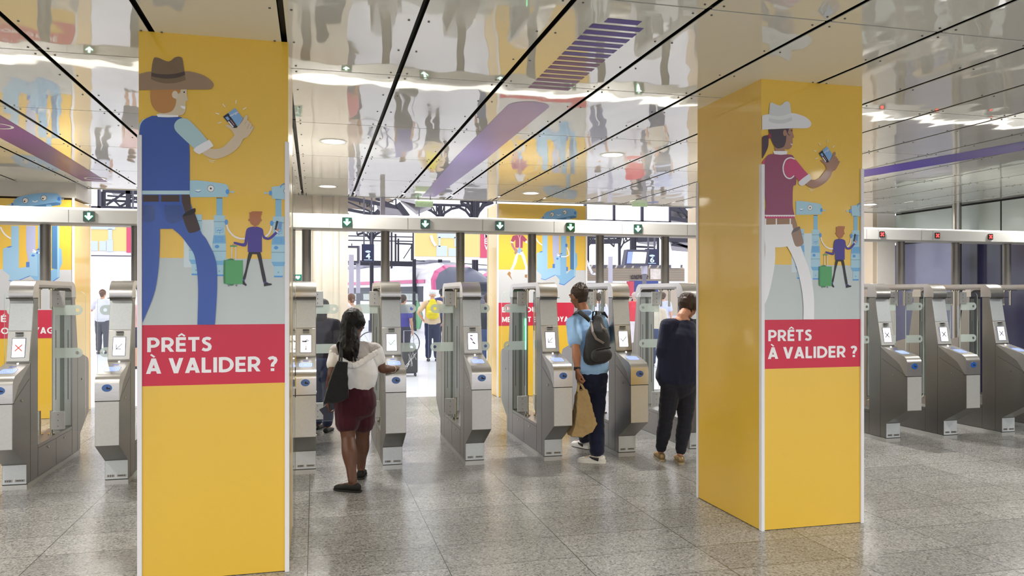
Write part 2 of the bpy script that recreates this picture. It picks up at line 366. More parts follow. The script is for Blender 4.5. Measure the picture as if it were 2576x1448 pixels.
c = MB().tube([(x, 10.6, 0), (x, 10.6, CZ)], 0.07, 24)
tag(c.build('support_pole', mat('pole_steel', 'A5A29B', 0.25, metal=0.9)), 'brushed steel ceiling support pole near the right-hand glass wall', 'pole')
m_stone = mat('pale_limestone', 'DCD3C6', 0.75, vary=0.08, vscale=6, bump=0.2)
w = MB().box(-1.5, 0.50, 12.2, 12.9, 0, 3.22, 0)
for a, b_, r in ((785, 811, 0), (837, 854, 0)):
    xa, xb = P(a, 500, 12.15).x, P(b_, 500, 12.15).x
    w.tube([((xa+xb)/2, 12.2, 0.0), ((xa+xb)/2, 12.2, 3.2)], (xb-xa)/2, 20)
w.box(-1.5, 0.52, 12.1, 12.25, 0.0, 0.12)
struct('wall_back', w, m_stone)
struct('wall_left', MB().box(-14, -13.7, -7, 12.4, 0, CZ), mat('far_left_wall', 'B8B4AA', 0.6))
p = MB().box(9.9, 10.02, 12.5, 12.7, 0, 3.3)
xx = P(1751, 500, 12.6).x
struct('trim_2', MB().box(xx-0.06, xx+0.12, 12.5, 12.8, 0, 3.2), mat('tan_post', 'D8C5AC', 0.6))
# ------------------------------------------------------------------ ticket gates
m_steel = mat('brushed_steel', '94918D', 0.36, metal=0.97, vary=0.10, vscale=14, stretch=(1, 1, 12), bump=0.05, bscale=60)
m_steelh = mat('brushed_steel_cap', 'BDBAB6', 0.27, metal=0.85, vary=0.08, vscale=14, stretch=(1, 10, 10), bump=0.04, bscale=50)
m_galv = mat('speckled_steel', 'C6C6C3', 0.40, metal=0.5, vary=0.08, vscale=60, bump=0.05, bscale=30)
m_track = mat('dark_steel_channel', '8E918B', 0.45, metal=0.3)
m_galvh = mat('pale_speckled_steel', 'D2D8DB', 0.38, metal=0.25, vary=0.10, vscale=60, bump=0.05, bscale=30)
m_seam = mat('seam_black', '26241F', 0.7)
m_chrome = mat('hinge_chrome', 'C9C3B0', 0.15, metal=1.0)
m_dkslot = mat('slot_black', '151412', 0.5)
m_screen = mat('lit_white_screen', 'FFFFFF', 0.3, emit=1.25, vary=0); m_bezel = mat('navy_screen_edge', '2A2F6B', 0.3)
m_symb = mat('screen_violet_grey', '50486A', 0.4, vary=0); m_symr = mat('screen_red', 'D8504A', 0.4, emit=0.4, vary=0); m_symg = mat('screen_green', '3F8F6A', 0.4, vary=0)
m_pad = mat('reader_blue', '9FB4E6', 0.3, emit=0.35, vary=0); m_padl = mat('reader_line_blue', '5468B4', 0.3, vary=0)
m_oval = mat('card_blue', '245CAE', 0.25, coat=1); m_ink = mat('ink_black', '201F1E', 0.5)
m_plate = mat('engraved_plate', 'A09D97', 0.4, metal=0.6); m_led = mat('white_led', 'FFFFFF', 0.4, emit=5, vary=0); m_gled = mat('green_led', '7CFFB4', 0.4, emit=4, vary=0)
m_glass = glass('clear_door_glass', (0.965, 0.985, 0.975)); m_frost = glass('frosted_band', (0.90, 0.96, 0.94), 0.50, 'EEF5F1')
m_edge = mat('glass_edge', 'B9CDC6', 0.15, coat=1)
GW = 0.185; GY = 7.42
def side_outline():
    f = [(0, 0.048), (0, 0.212), (-0.32, 0.397), (-0.32, 0.915)]+arc(-0.235, 0.905, 0.085, 172, 108, 6)+[(0.085, 1.072), (0.176, 1.60)]
    f += arc(0.276, 1.655, 0.125, 196, 97, 8)
    h = 1.557
    return f+[(h-y, z) for y, z in reversed(f)]
def leaf(parent, sgn):
    """one swing door: glass, two steel brackets, two frosted bands; sgn = side of the gate it closes"""
    def X(v): return GW/2+sgn*v
    def bx(mb, a, b, *r): x0, x1 = sorted((X(a), X(b))); return mb.box(x0, x1, *r)
    R = 0.06; pr = rrect(0.075, 0.36, 0.343, 1.69, 0.012, 3)
    pr = [(0.075, 0.36)]+arc(0.343-R, 0.36+R, R, -90, 0)+arc(0.343-R, 1.69-R, R, 0, 90)+[(0.075, 1.69)]
    if sgn > 0: q = [(X(x), z) for x, z in pr]
    else: q = [(X(x), z) for x, z in reversed(pr)]
    g = MB().prism(q, 0.776, 0.786, 'y', 0, (), 1); o = g.build('glass_door', [m_glass, m_edge], parent, local=True, smooth=False)
    for i, (z0, z1) in enumerate(((1.54, 1.69), (0.38, 0.55))):
        b = MB(); bx(b, 0.05, 0.165, 0.770, 0.792, z0, z1)
        for zz_ in (z0+0.03, z1-0.03, (z0+z1)/2): b.prism([(X(0.11)+0.005*math.cos(a), zz_+0.005*math.sin(a)) for a in [k*math.pi/4 for k in range(8)]], 0.767, 0.770, 'y', 1)
        b.build('bracket', [m_galv, m_screw], o, local=True, bevel=0.004)
    for z0, z1, a0 in ((1.46, 1.556, 0.08), (1.055, 1.15, 0.08)):
        r = (z1-z0)/2; zc = (z0+z1)/2; xe = 0.322
        out = [(a0, z0)]+arc(xe-r, zc, r, -90, 90, 10)+[(a0, z1)]
        hole = [(xe-r+0.017*math.cos(a*math.pi/8), zc+0.017*math.sin(a*math.pi/8)) for a in range(16)]
        if sgn < 0: out = out[::-1]
        MB().prism([(X(x), z) for x, z in out], 0.7745, 0.7755, 'y', 0, [[(X(x), z) for x, z in hole]]).build('frosted_band', m_frost, o, local=True, smooth=False)
    return o
def rr3(cx, s, w, h, r, fn, t0, t1, mb, mi, ring=0.0):
    """rounded rectangle (or ring) lying on a sloping face; fn maps (x, along, lift)"""
    from mathutils.geometry import tessellate_polygon
    o = rrect(cx-w/2, s-h/2, cx+w/2, s+h/2, r)
    n = len(o)
    if ring:
        i_ = rrect(cx-w/2+ring, s-h/2+ring, cx+w/2-ring, s+h/2-ring, max(0.002, r-ring))
        vs = [fn(x, y, t1) for x, y in o]+[fn(x, y, t1) for x, y in i_]; mb.add(vs, [(k, (k+1) % n, (k+1) % n+n, k+n) for k in range(n)], mi)
    else:
        vs = [fn(x, y, t1) for x, y in o]+[fn(x, y, t0) for x, y in o]; mb.add(vs, [tuple(range(n))]+[(k, k+n, (k+1) % n+n, (k+1) % n) for k in range(n)], mi)
def face(z): return 0.085+(z-1.072)*0.1723      # y of the leaning upper front
def make_gate():
    g = empty('ticket_gate', (0, 0, 0))
    hole = [(0.276, 0.33), (1.282, 0.33), (1.282, 1.62)]+arc(1.182, 1.62, 0.10, 0, 90, 6)+[(0.276, 1.72)]
    MB().prism(side_outline(), 0, GW, 'x', 0, [hole]).build('cabinet', m_steel, g, local=True)
    MB().box(0.004, GW-0.004, 0.004, 1.553, 0, 0.043).box(-0.001, GW+0.001, -0.002, 1.559, 0.0, 0.040).build('plinth', m_galv, g, local=True)
    # rounded cap wrapping the head
    c = arc(0.276, 1.655, 0.128, 196, 97, 8); c2 = arc(0.276, 1.655, 0.110, 196, 97, 8)
    top = [(face(1.615)-0.012, 1.628)]+c+[(1.557-y, z) for y, z in reversed(c)]+[(1.557-face(1.615)+0.012, 1.628)]
    low = [(1.557-0.30, 1.628), (1.557-0.30, 1.742), (0.30, 1.742), (0.30, 1.628)]
    MB().prism(top+low, -0.0015, GW+0.0015, 'x').build('top_cap', m_steelh, g, local=True)
    # curved nose cover
    nose = [(-0.323, 0.772), (-0.323, 0.915)]+arc(-0.235, 0.905, 0.0885, 172, 108, 8)+[(0.08, 1.0735), (0.08, 1.06), (-0.20, 0.90), (-0.30, 0.772)]
    MB().prism(nose, -0.0012, GW+0.0012, 'x').build('nose_cover', m_steelh, g, local=True)
    MB().box(0.003, GW-0.003, -0.3225, -0.31, 0.400, 0.764).build('lower_front_panel', m_galv, g, local=True)
    MB().box(0.003, GW-0.003, -0.003, 0.01, 0.050, 0.209).build('foot_panel', m_galvh, g, local=True)
    MB().prism([(face(1.345)-0.003, 1.345), (face(1.62)-0.003, 1.62), (face(1.62)+0.01, 1.62), (face(1.345)+0.01, 1.345)], 0.004, GW-0.004, 'x').build('head_panel', m_galvh, g, local=True)
    s = MB().box(-0.0006, GW+0.0006, -0.3235, -0.28, 0.765, 0.7705)
    s.box(-0.0008, GW+0.0008, 0.085, 0.2765, 1.620, 1.6265); s.box(0.0, GW, -0.0035, 0.02, 0.043, 0.0475)
    for xx_ in (-0.0008, GW-0.0004):
        s.prism([(-0.31, 0.768), (0.06, 0.93), (0.06, 0.933), (-0.31, 0.771)], xx_, xx_+0.0012, 'x'); s.box(xx_, xx_+0.0012, 0.088, 0.0905, 0.05, 1.07)
        s.box(xx_, xx_+0.0012, 0.276, 1.282, 0.297, 0.2995); s.box(xx_, xx_+0.0012, 0.275, 0.277, 0.05, 0.33); s.box(xx_, xx_+0.0012, 0.776, 0.778, 0.05, 0.30); s.box(xx_, xx_+0.0012, 1.281, 1.283, 0.05, 0.33)
        s.box(xx_, xx_+0.0012, 1.465, 1.467, 0.05, 1.07)
    s.build('panel_seams', m_seam, g, local=True, smooth=False)
    for xx_, dx in ((-0.006, 0.008), (GW-0.002, 0.008)):
        for y_, z_ in ((-0.12, 0.77), (0.55, 0.26), (1.02, 0.26), (1.62, 0.77)):
            MB().tube([(xx_, y_, z_), (xx_+dx, y_, z_)], 0.0095, 12).build('lock', m_chrome, g, local=True)
    # inner pylon channels
    t = MB()
    for x_ in (0.035, 0.10, 0.145): t.box(x_, x_+0.005, 1.279, 1.284, 0.60 if x_ != 0.10 else 0.34, 1.30 if x_ != 0.10 else 1.70)
    t.box(0.012, 0.173, 1.2795, 1.283, 0.34, 1.60, 2); t.box(0.075, 0.112, 1.276, 1.283, 0.34, 1.70, 1)
    t.build('channel', [m_seam, m_track, m_galv], g, local=True, smooth=False)
    # screen
    z0, z1 = 1.083, 1.338
    bz = MB().prism([(face(z0)-0.014, z0), (face(z1)-0.006, z1), (face(z1)+0.01, z1), (face(z0)+0.01, z0)], 0.003, GW-0.003, 'x').build('screen_housing', m_galv, g, local=True, bevel=0.003)
    def sf(x, z, l): return (x, face(z)-0.0095-0.004*(z1-z)/(z1-z0)*1.1-l, z)
    mb_ = MB()
    for (w_, h_, l, mi) in ((0.106, 0.166, 0.0012, 0),):
        x_a, x_b = GW/2-w_/2, GW/2+w_/2; za, zb = 1.197-h_/2, 1.197+h_/2
        mb_.add([sf(x_a, za, l), sf(x_b, za, l), sf(x_b, zb, l), sf(x_a, zb, l)]+[sf(x_a, za, -0.004), sf(x_b, za, -0.004), sf(x_b, zb, -0.004), sf(x_a, zb, -0.004)], [(0,1,2,3), (0,4,5,1), (1,5,6,2), (2,6,7,3), (3,7,4,0)], mi)
    mb_.build('screen_rim', m_bezel, bz, local=True, smooth=False)
    x_a, x_b = GW/2-0.049, GW/2+0.049; za, zb = 1.197-0.079, 1.197+0.079
    sc = MB().add([sf(x_a, za, 0.002), sf(x_b, za, 0.002), sf(x_b, zb, 0.002), sf(x_a, zb, 0.002)], [(0, 1, 2, 3)]).build('screen', m_screen, g, local=True, smooth=False, fix=False)
    sl = MB()
    for k in range(3): sl.box(0.064, 0.122, face(1.30)-0.026+0.003*k, face(1.32), 1.296+0.013*k, 1.303+0.013*k, 0 if k < 2 else 1)
    sl.build('speaker_slot', [m_track, m_dkslot], g, local=True, smooth=False)
    # reader
    y0_, z0_ = -0.262, 0.986; y1_, z1_ = 0.085, 1.072; ln = math.hypot(y1_-y0_, z1_-z0_); dy, dz = (y1_-y0_)/ln, (z1_-z0_)/ln
    def rf(x, s_, l): return (x, y0_+dy*s_-dz*l, z0_+dz*s_+dy*l+0.0015)
    r = MB(); rr3(GW/2, 0.125, 0.125, 0.125, 0.03, rf, -0.002, 0.0020, r, 0)
    for k, wd in enumerate((0.125, 0.094, 0.066, 0.04)): rr3(GW/2, 0.125, wd, wd, 0.028-0.006*k, rf, 0, 0.0024, r, 1, 0.0045 if k == 0 else 0.003)
    r.build('card_reader_pad', [m_pad, m_padl], g, local=True, smooth=False)
    r = MB(); rr3(GW/2, 0.235, 0.056, 0.026, 0.0125, rf, -0.002, 0.0022, r, 0); r.build('reader_mark', m_padl, g, local=True, smooth=False)
    r = MB(); rr3(GW/2+0.01, 0.318, 0.012, 0.02, 0.005, rf, -0.002, 0.006, r, 0); r.build('indicator_light', m_led, g, local=True, smooth=False)
    cs = MB()
    ov = [(GW/2+0.039*math.cos(a*math.pi/16), 0.878+0.031*math.sin(a*math.pi/16)) for a in range(32)]
    cs.prism(ov, -0.3265, -0.32, 'y'); co = cs.build('card_symbol', m_oval, g, local=True)
    h = MB().prism([(0.088, 0.868), (0.116, 0.868), (0.120, 0.877), (0.100, 0.879), (0.099, 0.890), (0.089, 0.889)], -0.3275, -0.3262, 'y'); h.build('hand_pictogram', m_ink, co, local=True, smooth=False)
    for x_ in (0.042, GW-0.042):
        MB().tube([(x_, 0.781, 1.52), (x_, 0.781, 1.72)], 0.0125, 14).tube([(x_, 0.781, 1.700), (x_, 0.781, 1.712)], 0.024, 14).build('hinge_post', m_chrome, g, local=True)
        MB().tube([(x_, 0.781, 0.33), (x_, 0.781, 0.56)], 0.0125, 14).tube([(x_, 0.781, 0.33), (x_, 0.781, 0.345)], 0.032, 14).build('hinge_post', m_chrome, g, local=True)
    MB().box(0.015, GW-0.015, 0.70, 0.86, 1.712, 1.722).build('hinge_plate', m_track, g, local=True)
    return g
def symbol(kind, gate):
    mb = MB(); z0, z1 = 1.083, 1.338
    def sf(x, z): return Vector((x, face(z)-0.0095-0.004*(z1-z)/(z1-z0)*1.1-0.0026, z))
    def seg(a, b, w=0.009, mi=0):
        d = (Vector(b)-Vector(a)).normalized()*w/2; n = Vector((-d.y, d.x))
        q = [Vector(a)-n-d, Vector(b)-n+d, Vector(b)+n+d, Vector(a)+n-d]
        mb.add([sf(GW/2+p.x, 1.197+p.y) for p in q], [(0, 1, 2, 3)], mi)
    if kind == 'cross': seg((-0.024, -0.024), (0.024, 0.024)); seg((-0.024, 0.024), (0.024, -0.024))
    if kind == 'arrow': seg((0.022, 0.022), (-0.022, -0.022), 0.005); seg((-0.022, -0.023), (0.014, -0.023), 0.005); seg((-0.023, -0.022), (-0.023, 0.016), 0.005)
    if kind == 'tick': seg((-0.03, 0.004), (-0.008, -0.022), 0.006); seg((-0.008, -0.022), (0.032, 0.022), 0.006)
    if kind == 'hand':
        seg((-0.028, 0.022), (0.0, 0.02), 0.012); seg((-0.012, 0.02), (0.012, 0.038), 0.006); seg((0.004, 0.02), (0.024, 0.03), 0.006); seg((0, -0.02), (0, -0.055), 0.004); seg((0, -0.055), (-0.01, -0.043), 0.004); seg((0, -0.055), (0.01, -0.043), 0.004)
    if kind == 'card':
        seg((-0.022, 0.055), (-0.006, 0.055), 0.01); seg((-0.02, 0.028), (-0.006, 0.012), 0.015, 1); seg((0.0, -0.01), (0.016, -0.022), 0.012)
    return mb
gate0 = make_gate()
GATES = [(112, -2.555, 'cross', m_symr), (111, -1.765, 'arrow', m_symb), (110, -0.975, 'arrow', m_symb), (109, -0.170, 'hand', m_symb), (108, 0.625, 'tick', mat('screen_pale_green', 'A9D8C4', 0.4, vary=0)), (107, 1.420, 'card', m_symb),
         (106, 2.217, 'arrow', m_symb), (105, 3.006, 'tick', m_symg), (104, 3.800, 'arrow', m_symb), (103, 4.60, 'cross', m_symb), (102, 5.40, 'cross', m_symb), (101, 6.215, 'cross', m_symb), (100, 6.99, 'cross', m_symb), (99, 7.81, 'cross', m_symb), (98, 8.62, 'cross', m_symb)]
LOOK = {112: 'with a red cross on its screen, leftmost of the row', 111: 'just left of the nearest yellow column', 110: 'hidden behind the nearest yellow column',
        109: 'with a hand pictogram, before the stone pilasters', 108: 'touched by the woman in the white blouse', 107: 'with a card pictogram, second right of the woman in white',
        106: 'with a green light strip, left of the backpacked man', 105: 'with a green tick, right of the backpacked man', 104: 'in front of the short-haired woman in navy',
        103: 'hidden behind the right column, nearer its left edge', 102: 'hidden behind the right column, nearer its right edge', 101: 'closed, touching the right edge of the right column', 100: 'closed, middle one of three beyond the right column',
        99: 'closed, last complete one at the right', 98: 'beyond the right edge of the view'}
GEO = {}
for i, (num, X, kind, ms) in enumerate(GATES):
    g = gate0 if i == 0 else copy_tree(gate0)
    GEO[num] = g
for num, X, kind, ms in GATES:
    g = GEO[num]; g.location = (X, GY, 0); g['org'] = (X, GY, 0)
    tag(g, 'steel ticket gate numbered %d, %s' % (num, LOOK[num]), 'ticket gate', 'stainless steel ticket gates in a row')
    sc = [c for c in g.children if c.name.startswith('screen') and not c.name.startswith('screen_h')][0]
    symbol(kind, g).build('screen_pictogram', [ms, mat('pale_violet_ink', 'B9A6D8', 0.4)], sc, local=True, smooth=False, fix=False)
    lb = MB(); lb.box(0.018, 0.078, -0.0045, -0.002, 0.068, 0.088, 1); text(lb, str(num), 0.026, 0.070, 0.066, 0.086, -0.0048, 0, 0.02)
    lb.build('number_label', [m_ink, m_plate], g, local=True, smooth=False, fix=False)
    lb = MB(); lb.box(0.098, 0.172, -0.0045, -0.002, 0.068, 0.088, 1); lb.box(0.106, 0.148, -0.0050, -0.004, 0.0755, 0.0805, 0); lb.add([(0.150, -0.005, 0.073), (0.162, -0.005, 0.073), (0.156, -0.005, 0.084)], [(0, 1, 2)])
    lb.build('maker_label', [m_ink, m_plate], g, local=True, smooth=False, fix=False)
    if num not in (112, 106, 104, 98): pass
# swing doors: closed across the lanes except where people walk through
CLOSED_R = (112, 111, 110, 109, 108, 107, 103, 102, 101, 100, 99); CLOSED_L = (112, 111, 110, 109, 108, 107, 106, 104, 103, 102, 101, 100, 99, 98)
lr = leaf(gate0, 1); ll = leaf(gate0, -1)
for num, X, kind, ms in GATES:
    g = GEO[num]
    if g is gate0: continue
    if num in CLOSED_R: copy_tree(lr, g)
    if num in CLOSED_L: copy_tree(ll, g)
o_ = MB()
MB().box(0.150, 0.157, 1.262, 1.279, 1.02, 1.38).build('green_light_strip', m_gled, GEO[106], local=True)
# open doors folded back along gates 106 and 105
for num, s_ in ((106, 1), (105, -1), (105, 1)):
    g = GEO[num]; src = lr if s_ > 0 else ll
    o = copy_tree(src, g); xh = GW/2+s_*0.05
    o.rotation_euler = (0, 0, math.radians(80)*s_); R_ = Matrix.Rotation(math.radians(80)*s_, 3, 'Z'); h_ = Vector((xh, 0.781, 0)); o.location = h_-R_@h_

# ------------------------------------------------------------------ overhead beam on its posts, with lane signals
m_beam = mat('beam_light_grey', 'C9C9C6', 0.38, vary=0.03); m_post = mat('post_dark_steel', '77746F', 0.42, metal=0.55)
bt = empty('overhead_gantry', (3.0, 8.2, 2.3), 'pale grey overhead beam on dark round posts, carrying the lane signals above the gates', 'gantry')
prof = [(8.05, 2.328), (8.05, 2.449), (8.08, 2.463), (8.32, 2.463), (8.35, 2.449), (8.35, 2.328), (8.33, 2.316), (8.07, 2.316)]
MB().prism(prof, -5.5, 10.4, 'x').build('beam', m_beam, bt)
MB().box(-5.4, 10.3, 8.12, 8.28, 2.466, 2.476).build('uplight_tube', mat('uplight_white', 'FFFBF2', 0.4, emit=1.8, vary=0), bt)
j = MB()
for k in range(-6, 13):
    for dx in (-0.17, 0.0):
        x_ = GATES[0][1]+0.79*k+0.5+dx
        if -5.4 < x_ < 10.3: j.box(x_-0.0012, x_+0.0012, 8.0492, 8.06, 2.33, 2.447)
j.build('beam_joints', m_joint, bt)
for num, X, *_ in GATES:
    MB().tube([(X+GW/2, 8.2, 1.782), (X+GW/2, 8.2, 2.318)], 0.0465, 28).build('post', m_post, bt)
m_sg = mat('signal_green_case', '0F3B2C', 0.25, coat=1); m_sr = mat('signal_black_case', '1D1A18', 0.25, coat=1)
m_ag = mat('lit_arrow', 'E4FFF2', 0.4, emit=3.0, vary=0); m_ag2 = mat('green_glow_edge', '2FBF83', 0.4, emit=0.9, vary=0); m_ar = mat('lit_red_cross', 'FF4A48', 0.4, emit=1.6, vary=0)
for cx, kind in ((-2.05, 'a'), (-1.27, 'a'), (-0.475, 'a'), (0.32, 'a'), (1.115, 'a'), (1.91, 'a'), (2.70, 'a'), (3.49, 'a'), (4.29, 'x'), (5.09, 'x'), (5.90, 'x'), (6.68, 'x'), (7.485, 'x'), (8.29, 'x')):
    z = 2.388; s_ = 0.049 if kind == 'a' else 0.036
    q = MB().prism(rrect(cx-s_, z-s_, cx+s_, z+s_, 0.007, 3), 8.040, 8.052, 'y').build('lane_signal', m_sg if kind == 'a' else m_sr, bt)
    a = MB()
    if kind == 'a':
        def ar(k, y, mi):
            pts = [(-0.010, 0.033), (0.010, 0.033), (0.010, -0.002), (0.026, 0.010), (0.033, 0.001), (0, -0.034), (-0.033, 0.001), (-0.026, 0.010), (-0.010, -0.002)]
            a.prism([(cx+u*k+(0.003 if u > 0 else -0.003)*(mi), z+w*k) for u, w in pts], y, y+0.001, 'y', mi)
        ar(1.0, 8.0375, 0); ar(1.12, 8.0388, 1)
        a.build('lit_arrow', [m_ag, m_ag2], q, smooth=False)
    else:
        for sgn in (-1, 1): a.bar((cx-0.021, 8.039, z-0.021*sgn), (cx+0.021, 8.039, z+0.021*sgn), 0.0165, 0.002, up=(0, 1, 0))
        a.build('lit_cross', m_ar, q, smooth=False)
# upright glass screen next to the nearest column
gp = MB().box(-0.140, -0.128, 4.95, 5.61, 0.02, 2.45); tag(gp.build('glass_screen', m_glass, smooth=False), 'tall clear glass screen standing edge-on at the right of the nearest yellow column', 'glass screen')
hz = bpy.data.objects['glass_screen']
for k in range(4): MB().box(-0.143, -0.125, 5.606, 5.616, 0.94+0.075*k, 0.94+0.075*k+0.06).build('hazard_tape', mat('tape_yellow', 'D8B830', 0.5) if k % 2 else mat('tape_black', '2A2622', 0.5), hz, smooth=False)
# ------------------------------------------------------------------ poster columns
m_yel = mat('yellow_vinyl', 'E7BC3E', 0.28, coat=0.4, vary=0.02, vscale=2, bump=0.03, bscale=220)
m_trim = mat('white_trim', 'E6E5E8', 0.4)
VK = dict(coat=0.2, spec=0.3, vary=0.015, vscale=3)
def ink(h): return mat('printed_'+h.lower(), h, 0.32, **VK)
def glyphs():
    """geometric bold capitals as strokes: l = line with butt ends, d = diagonal cut level, c = smooth curve"""
    h = 0.09; A_ = lambda cx, cy, r, a, b, ry=None: [(cx+r*math.cos(math.radians(a+(b-a)*i/12)), cy+(ry or r)*math.sin(math.radians(a+(b-a)*i/12))) for i in range(13)]
    st = ('l', [(h, 0), (h, 1)]); G_ = {}
    bowl = [(h, 1-h), (0.33, 1-h)]+A_(0.33, 0.655, 0.255, 90, -90)+[(h, 0.40)]
    E_ = [st, ('l', [(h, h), (0.56, h)]), ('l', [(h, 0.5), (0.52, 0.5)]), ('l', [(h, 1-h), (0.56, 1-h)])]
    G_['P'] = (0.675, [st, ('c', bowl)]); G_['R'] = (0.70, [st, ('c', bowl), ('d', [(0.33, 0.42), (0.59, 0)])])
    G_['E'] = (0.57, E_); G_['Ê'] = (0.57, E_+[('t', [(0.12, 1.08), (0.31, 1.23), (0.50, 1.08)])]); G_['É'] = (0.57, E_+[('t', [(0.22, 1.08), (0.42, 1.24)])])
    G_['T'] = (0.64, [('l', [(0, 1-h), (0.64, 1-h)]), ('l', [(0.32, 0), (0.32, 1)])])
    G_['S'] = (0.60, [('c', [(0.52, 0.83), (0.42, 0.90), (0.30, 0.91), (0.17, 0.86), (0.125, 0.74), (0.17, 0.62), (0.30, 0.54), (0.43, 0.46), (0.49, 0.33), (0.46, 0.18), (0.35, 0.10), (0.22, 0.09), (0.05, 0.17)])])
    a = [('d', [(0.10, 0), (0.39, 1)]), ('d', [(0.39, 1), (0.68, 0)]), ('l', [(0.20, 0.27), (0.58, 0.27)])]
    G_['A'] = (0.78, a); G_['À'] = (0.78, a+[('t', [(0.24, 1.26), (0.44, 1.08)])]); G_['V'] = (0.76, [('d', [(0.10, 1), (0.38, 0)]), ('d', [(0.38, 0), (0.66, 1)])])
    G_['L'] = (0.52, [st, ('l', [(h, h), (0.51, h)])]); G_['I'] = (0.18, [st]); G_['D'] = (0.80, [st, ('c', [(h, 1-h), (0.30, 1-h)]+A_(0.30, 0.5, 0.41, 90, -90)+[(h, h)])])
    G_['?'] = (0.54, [('c', [(0.05, 0.80), (0.14, 0.88), (0.27, 0.91), (0.40, 0.85), (0.44, 0.73), (0.39, 0.60), (0.30, 0.50), (0.265, 0.42), (0.26, 0.30)]), ('l', [(0.26, 0), (0.26, 0.19)])])
    G_['!'] = (0.18, [('l', [(h, 0.3), (h, 1)]), ('l', [(h, 0), (h, 0.19)])]); G_['N'] = (0.76, [st, ('l', [(0.67, 0), (0.67, 1)]), ('d', [(0.10, 1), (0.66, 0)])])
    G_['B'] = (0.66, [st, ('c', [(h, 1-h), (0.34, 1-h)]+A_(0.34, 0.715, 0.19, 90, -90)+[(h, 0.52)]), ('c', [(h, 0.52), (0.35, 0.52)]+A_(0.35, 0.305, 0.215, 90, -90)+[(h, h)])])
    G_['J'] = (0.46, [('c', [(0.37, 1), (0.37, 0.30), (0.33, 0.14), (0.20, 0.09), (0.06, 0.14)])]); G_['O'] = (1.0, [('c', A_(0.5, 0.5, 0.41, 90, 270)), ('c', A_(0.5, 0.5, 0.41, 270, 450))])
    G_['U'] = (0.72, [('c', [(h, 1), (h, 0.38)]+A_(0.36, 0.36, 0.27, 180, 360)+[(0.63, 0.38), (0.63, 1)])]); G_['M'] = (0.92, [('l', [(h, 0), (h, 1)]), ('l', [(0.83, 0), (0.83, 1)]), ('d', [(0.11, 1), (0.46, 0.1)]), ('d', [(0.46, 0.1), (0.81, 1)])])
    G_['C'] = (0.80, [('c', A_(0.5, 0.5, 0.41, 48, 312))]); G_['G'] = (0.88, [('c', A_(0.5, 0.5, 0.41, 48, 345)), ('l', [(0.5, 0.45), (0.86, 0.45)])]); G_['Y'] = (0.72, [('d', [(0.10, 1), (0.36, 0.44)]), ('d', [(0.62, 1), (0.36, 0.44)]), ('l', [(0.36, 0), (0.36, 0.5)])])
    return G_
def slab(mb, s, x0, zb, x1, cap, y, mi=0):
    """bold capitals: baseline zb, cap height cap, spread over x0..x1"""
    G_ = glyphs(); gap = 0.12; w = 0.205; tot = sum((0.30 if ch == ' ' else G_[ch][0]+gap) for ch in s)-gap; kx = (x1-x0)/tot; cx = 0; n_ = 0
    for ch in s:
        if ch == ' ': cx += 0.30; continue
        for kind, pts in G_[ch][1]:
            ww = w if kind != 't' else 0.11
            if kind == 'd':
                (a, b), (c, d) = pts; hw = ww*0.56; q = [(a-hw, b), (a+hw, b), (c+hw, d), (c-hw, d)]; faces = [(0, 1, 2, 3)]
            else:
                v = [Vector(p) for p in pts]; q = []
                for i, p in enumerate(v):
                    d0 = (p-v[i-1]).normalized() if i else None; d1 = (v[i+1]-p).normalized() if i < len(v)-1 and (v[i+1]-p).length > 1e-6 else None
                    if d0 is not None and d0.length < 0.5: d0 = d1
                    d_ = ((d0 or d1)+(d1 or d0)); d_ = d_.normalized() if d_.length > 1e-6 else (d0 or d1); nn = Vector((-d_.y, d_.x))
                    m_ = 1/max(0.6, abs(nn.dot(Vector((-(d0 or d1).y, (d0 or d1).x))))); q += [p+nn*ww/2*m_, p-nn*ww/2*m_]
                faces = [(2*i, 2*i+1, 2*i+3, 2*i+2) for i in range(len(v)-1)]
            n_ += 1
            mb.add([(x0+(cx+p[0])*kx, y-0.000012*n_, zb+p[1]*cap) for p in q], faces, mi)
        cx += G_[ch][0]+gap
